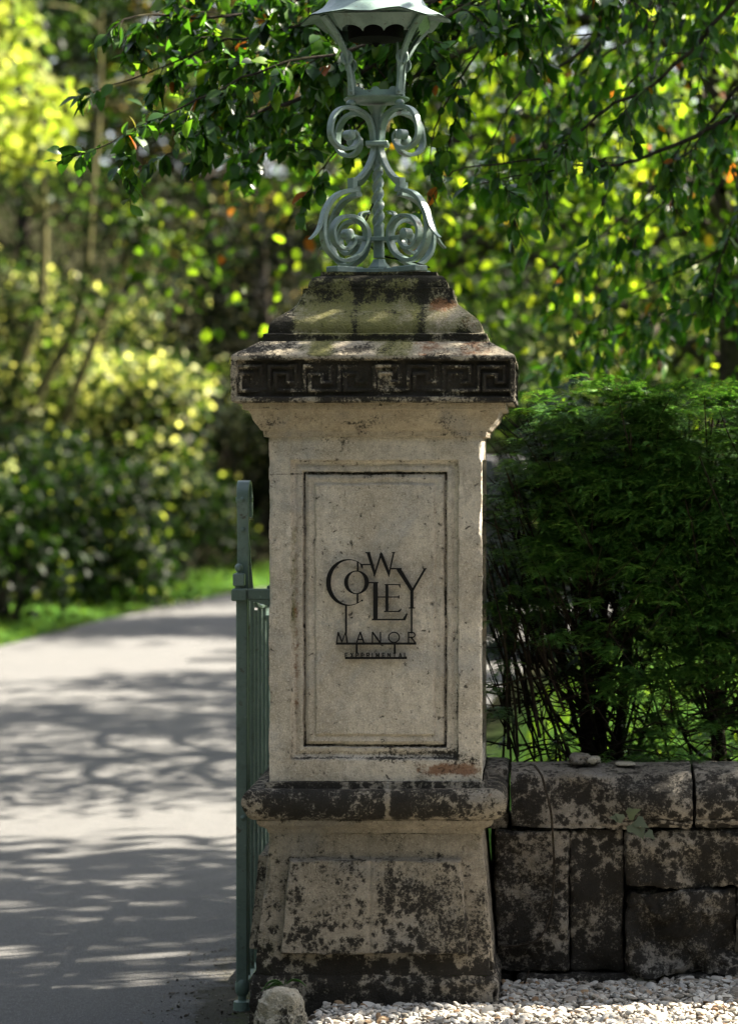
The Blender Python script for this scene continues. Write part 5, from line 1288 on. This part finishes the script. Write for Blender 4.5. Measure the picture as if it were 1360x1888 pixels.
def bush(label, x, y, wd, ht, n, mat, seed, size=(.07, .13), name='laurel_shrub', cat='shrub', group=None, lean=0, **kw):
    r = np.random.default_rng(seed); z0 = float(hill(np.array([x]), np.array([y]))[0]); t_ = thing(name, label, cat, (x, y, z0 - .05), group)
    lob = []; mb = MB()
    for k in range(int(7 + wd * 2)):
        a = r.uniform(0, 6.28); q = wd * .42 * r.random() ** .5; h = ht * r.uniform(.22, .86); s = wd * r.uniform(.17, .30)
        c = np.array([x + math.cos(a) * q + lean * h, y + math.sin(a) * q * .8, z0 + h]); lob.append((c, (s, s * .9, s * r.uniform(.7, 1.1))))
        mb.tube(spline([np.array([0, 0, 0.0]), (c - np.array(t_.location)) * .5 + np.array([0, 0, .1]), c - np.array(t_.location)], .3), [.03 * wd / 2 + .01] * 0 or .016 + .006 * wd, 6, False)
    mb.build('stems', M_bark, t_, fix=False)
    P, d = crown_points(r, lob, n); P[:, 2] = np.maximum(P[:, 2], z0 + .05)
    foliage_obj('foliage', P, d, r, size, mat, t_, **kw); return t_
def tree(label, x, y, ht, cw, n, mat, seed, bark, size=(.08, .15), trunk_r=.14, lo=.25, name='broadleaf_tree', stems=None, limbs=9, **kw):
    r = np.random.default_rng(seed); z0 = float(hill(np.array([x]), np.array([y]))[0]); t_ = thing(name, label, 'tree', (x, y, z0 - .1))
    lob = []; mb = MB(); loc = np.array(t_.location)
    ms = MB()
    for st in (stems or [[(0, 0, 0), (r.uniform(-.2, .2), 0, ht * .4), (r.uniform(-.4, .4), 0, ht * .92)]]):
        P = spline(st, .25); P += np.stack([fbm(P + seed, .6, 2, 4), fbm(P + seed, .6, 2, 5), 0 * P[:, 0]], 1) * .12
        m1 = MB(); m1.tube(P, np.interp(np.linspace(0, 1, len(P)), [0, .06, .5, 1], [trunk_r * 1.5, trunk_r, trunk_r * .7, trunk_r * .2]), 10); m1.build('trunk', bark, t_)
        for k in range(limbs):
            f = r.uniform(lo, 1); o = P[int(f * (len(P) - 1))]; a = r.uniform(0, 6.28); l = cw * r.uniform(.25, .55) * (1.15 - .5 * f)
            e = o + np.array([math.cos(a) * l, math.sin(a) * l, r.uniform(-.15, .5) * l]); ms = MB(); ms.tube(spline([o, (o + e) / 2 + np.array([0, 0, .12 * l]), e], .25), .03 * trunk_r / .14, 6, False); ms.build('limb', bark, t_, fix=False)
            s = cw * r.uniform(.13, .22); lob.append((e + loc, (s * 1.1, s * 1.1, s * .85)))
            if r.random() < .7: lob.append(((o + e) / 2 + loc + np.array([0, 0, .3]), (s * .8, s * .8, s * .7)))
    P, d = crown_points(r, lob, n); foliage_obj('crown', P, d, r, size, mat, t_, **kw); return t_
def at(px, d): return X_(px, d - 7.5), d - 7.5          # a spot on the ground seen in direction px at distance d
grp = 'glossy evergreen shrubs on the bank across the drive'
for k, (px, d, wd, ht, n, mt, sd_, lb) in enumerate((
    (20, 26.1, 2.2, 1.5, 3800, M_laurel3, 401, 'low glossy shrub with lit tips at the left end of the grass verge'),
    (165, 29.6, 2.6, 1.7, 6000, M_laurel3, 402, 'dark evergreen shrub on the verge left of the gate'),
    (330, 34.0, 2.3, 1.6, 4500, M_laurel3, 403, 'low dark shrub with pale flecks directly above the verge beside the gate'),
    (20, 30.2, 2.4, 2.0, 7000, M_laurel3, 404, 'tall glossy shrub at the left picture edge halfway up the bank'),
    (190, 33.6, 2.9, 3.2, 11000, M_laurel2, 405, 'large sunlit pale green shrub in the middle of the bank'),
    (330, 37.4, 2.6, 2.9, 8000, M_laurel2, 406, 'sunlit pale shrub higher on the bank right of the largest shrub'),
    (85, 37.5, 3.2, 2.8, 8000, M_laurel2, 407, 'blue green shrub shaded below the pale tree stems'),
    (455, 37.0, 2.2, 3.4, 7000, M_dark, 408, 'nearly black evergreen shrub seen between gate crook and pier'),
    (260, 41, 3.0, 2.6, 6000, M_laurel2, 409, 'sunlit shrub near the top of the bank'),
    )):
    x, y = at(px, d); bush(lb, x, y, wd, ht, n, mt, sd_, group=grp)
# trees on the bank
x, y = at(30, 33.0)
tree('slender tree with several pale lichened stems leaning right on the upper left', x, y, 7, 3.5, 3500, M_laurel, 501, M_barkp, stems=[[(-.2, 0, 0), (.1, 0, 1.6), (.75, 0, 3.2), (1.0, 0, 5.2), (1.1, 0, 7)], [(-.3, .2, 0), (-.2, .2, 1.7), (.2, .2, 3.2), (.3, .2, 5), (.25, .2, 7)], [(.1, .3, 0), (.5, .3, 1.5), (1.0, .3, 3.0), (1.8, .3, 5)]], trunk_r=.085, lo=.6, limbs=6, thr=-.05)
x, y = at(-190, 24.0)
tree('lime green maple with bright backlit leaves at the top left corner', x, y + .5, 7.0, 3.6, 5000, M_maple, 502, M_barkp, size=(.10, .19), lo=.64, trunk_r=.11, w=.9, limbs=16, up=.3, tpl=LEAF_M, thr=-.3)
x, y = at(400, 43)
tree('bronze tinted drooping conifer in the middle of the wood', x, y, 9, 5.0, 16000, M_conif, 503, M_bark, size=(.09, .18), lo=.05, name='conifer', limbs=34, hang=1.3, w=.35)
x, y = at(520, 40)
tree('black green yew tree behind the left side of the pier cap', x, y, 7, 4.2, 13000, M_dark, 504, M_bark, lo=.05, name='yew_tree', limbs=26)
x, y = at(230, 47)
tree('dark conifer rising at the back of the wood on the left', x, y, 11, 5.5, 12000, M_laurel, 505, M_bark, lo=.1, name='conifer', limbs=28, hang=.8)
x, y = at(-60, 44)
tree('deep green tree filling the left edge behind the pale stems', x, y, 11, 6, 12000, M_laurel, 506, M_bark, lo=.1, limbs=26)
x, y = at(720, 46)
tree('dark tree directly behind the lantern', x, y, 9, 6, 12000, M_laurel, 507, M_bark, lo=.08, limbs=28)
x, y = at(60, 42)
tree('dark tree filling the gap behind the pale stems', x, y, 8, 5.5, 14000, M_laurel, 512, M_bark, lo=.03, limbs=34)
# right hand background
x, y = at(1185, 16.2)
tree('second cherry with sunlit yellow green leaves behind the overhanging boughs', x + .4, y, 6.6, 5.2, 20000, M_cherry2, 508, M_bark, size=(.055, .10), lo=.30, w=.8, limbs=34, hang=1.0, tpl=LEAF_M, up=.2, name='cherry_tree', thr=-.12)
x, y = at(905, 26)
bush('dark evergreen shrub right of the pier cap below the cherry boughs', x, y, 2.4, 2.9, 7000, M_dark, 410)
x, y = at(1290, 21)
bush('pale sunlit shrub above the hedge at the right picture edge', x, y, 2.6, 2.7, 8000, M_laurel2, 411, size=(.06, .11))
x, y = at(1110, 23.5)
bush('mid green shrub above the hedge left of the pale shrub', x, y, 2.0, 2.6, 6000, M_laurel, 412, size=(.06, .11))
x, y = at(1180, 34)
tree('tall dense tree at the back of the garden on the right', x, y, 7.2, 6, 12000, M_laurel, 509, M_bark, lo=.08, limbs=34)
x, y = at(960, 40)
tree('shaded tree far behind the pier on the right of the lantern', x, y, 7.5, 6.0, 12000, M_laurel, 510, M_bark, lo=.06, limbs=32)
# garden rubble wall seen between pier and hedge
gwx, gwy = at(985, 22)
gw = thing('garden_wall', 'blurred grey rubble garden wall between the pier and the hedge', 'stone wall', (gwx, gwy, .5))
M_gw = stone_mat('grey_rubble', (.07, .072, .08), (.13, .13, .14))
zb = float(hill(np.array([gwx]), np.array([gwy]))[0])
for row in range(7):
    xx = gwx - 1.05 + .1 * (row % 2)
    while xx < gwx + .8:
        w_ = float(rng.uniform(.2, .45)); rock_block('stone', xx, xx + w_ - .025, zb + row * .26 - .05, zb + row * .26 + .19, gwy + row * .05, .3, M_gw, gw, int(rng.integers(5000)), .02, .04, S=float(rng.uniform(.1, .55)), P=.1, ds=.06); xx += w_
# far wood: reads as one mass
r = np.random.default_rng(77); lob = []
for k in range(230):
    a = r.uniform(-1, 1); xx = a * 26; yy = 52 + 6 * r.random() - 6 * a * a; z0 = float(hill(np.array([xx]), np.array([yy]))[0]); h = r.uniform(.3, 17)
    lob.append((np.array([xx, yy, z0 + h]), (2.8, 1.6, 2.2)))
for k in range(150):     # unseen wood added behind the camera to block low sky light
    a = math.radians(r.uniform(175, 372)); rr_ = 17 + 5 * r.random(); lob.append((np.array([rr_ * math.cos(a), 2 + rr_ * math.sin(a), r.uniform(0, 13)]), (2.6, 2.4, 2.4)))
P, d = crown_points(r, lob, 120000); e_ = thing('tmp', '', '')
e_.location = (0, 0, 0)
k = fbm(P, .5, 3, 5) > -.45; P, d = P[k], d[k]
D = r.normal(size=P.shape) * .8; U = r.normal(size=P.shape) * .6 + np.array([0, -.2, .6])
o = leaves('wood', P, D, U, r.uniform(.28, .62, len(P)), .75, LEAF_S, M_laurel, None, np.clip(.22 + .6 * fbm(P, .6, 3, 8), .0, 1)); tag(o, 'far dark wood closing the view behind the bank', 'wood', kind='stuff')
bpy.data.objects.remove(e_)
# sun-side trees, off to the right, that dapple the drive
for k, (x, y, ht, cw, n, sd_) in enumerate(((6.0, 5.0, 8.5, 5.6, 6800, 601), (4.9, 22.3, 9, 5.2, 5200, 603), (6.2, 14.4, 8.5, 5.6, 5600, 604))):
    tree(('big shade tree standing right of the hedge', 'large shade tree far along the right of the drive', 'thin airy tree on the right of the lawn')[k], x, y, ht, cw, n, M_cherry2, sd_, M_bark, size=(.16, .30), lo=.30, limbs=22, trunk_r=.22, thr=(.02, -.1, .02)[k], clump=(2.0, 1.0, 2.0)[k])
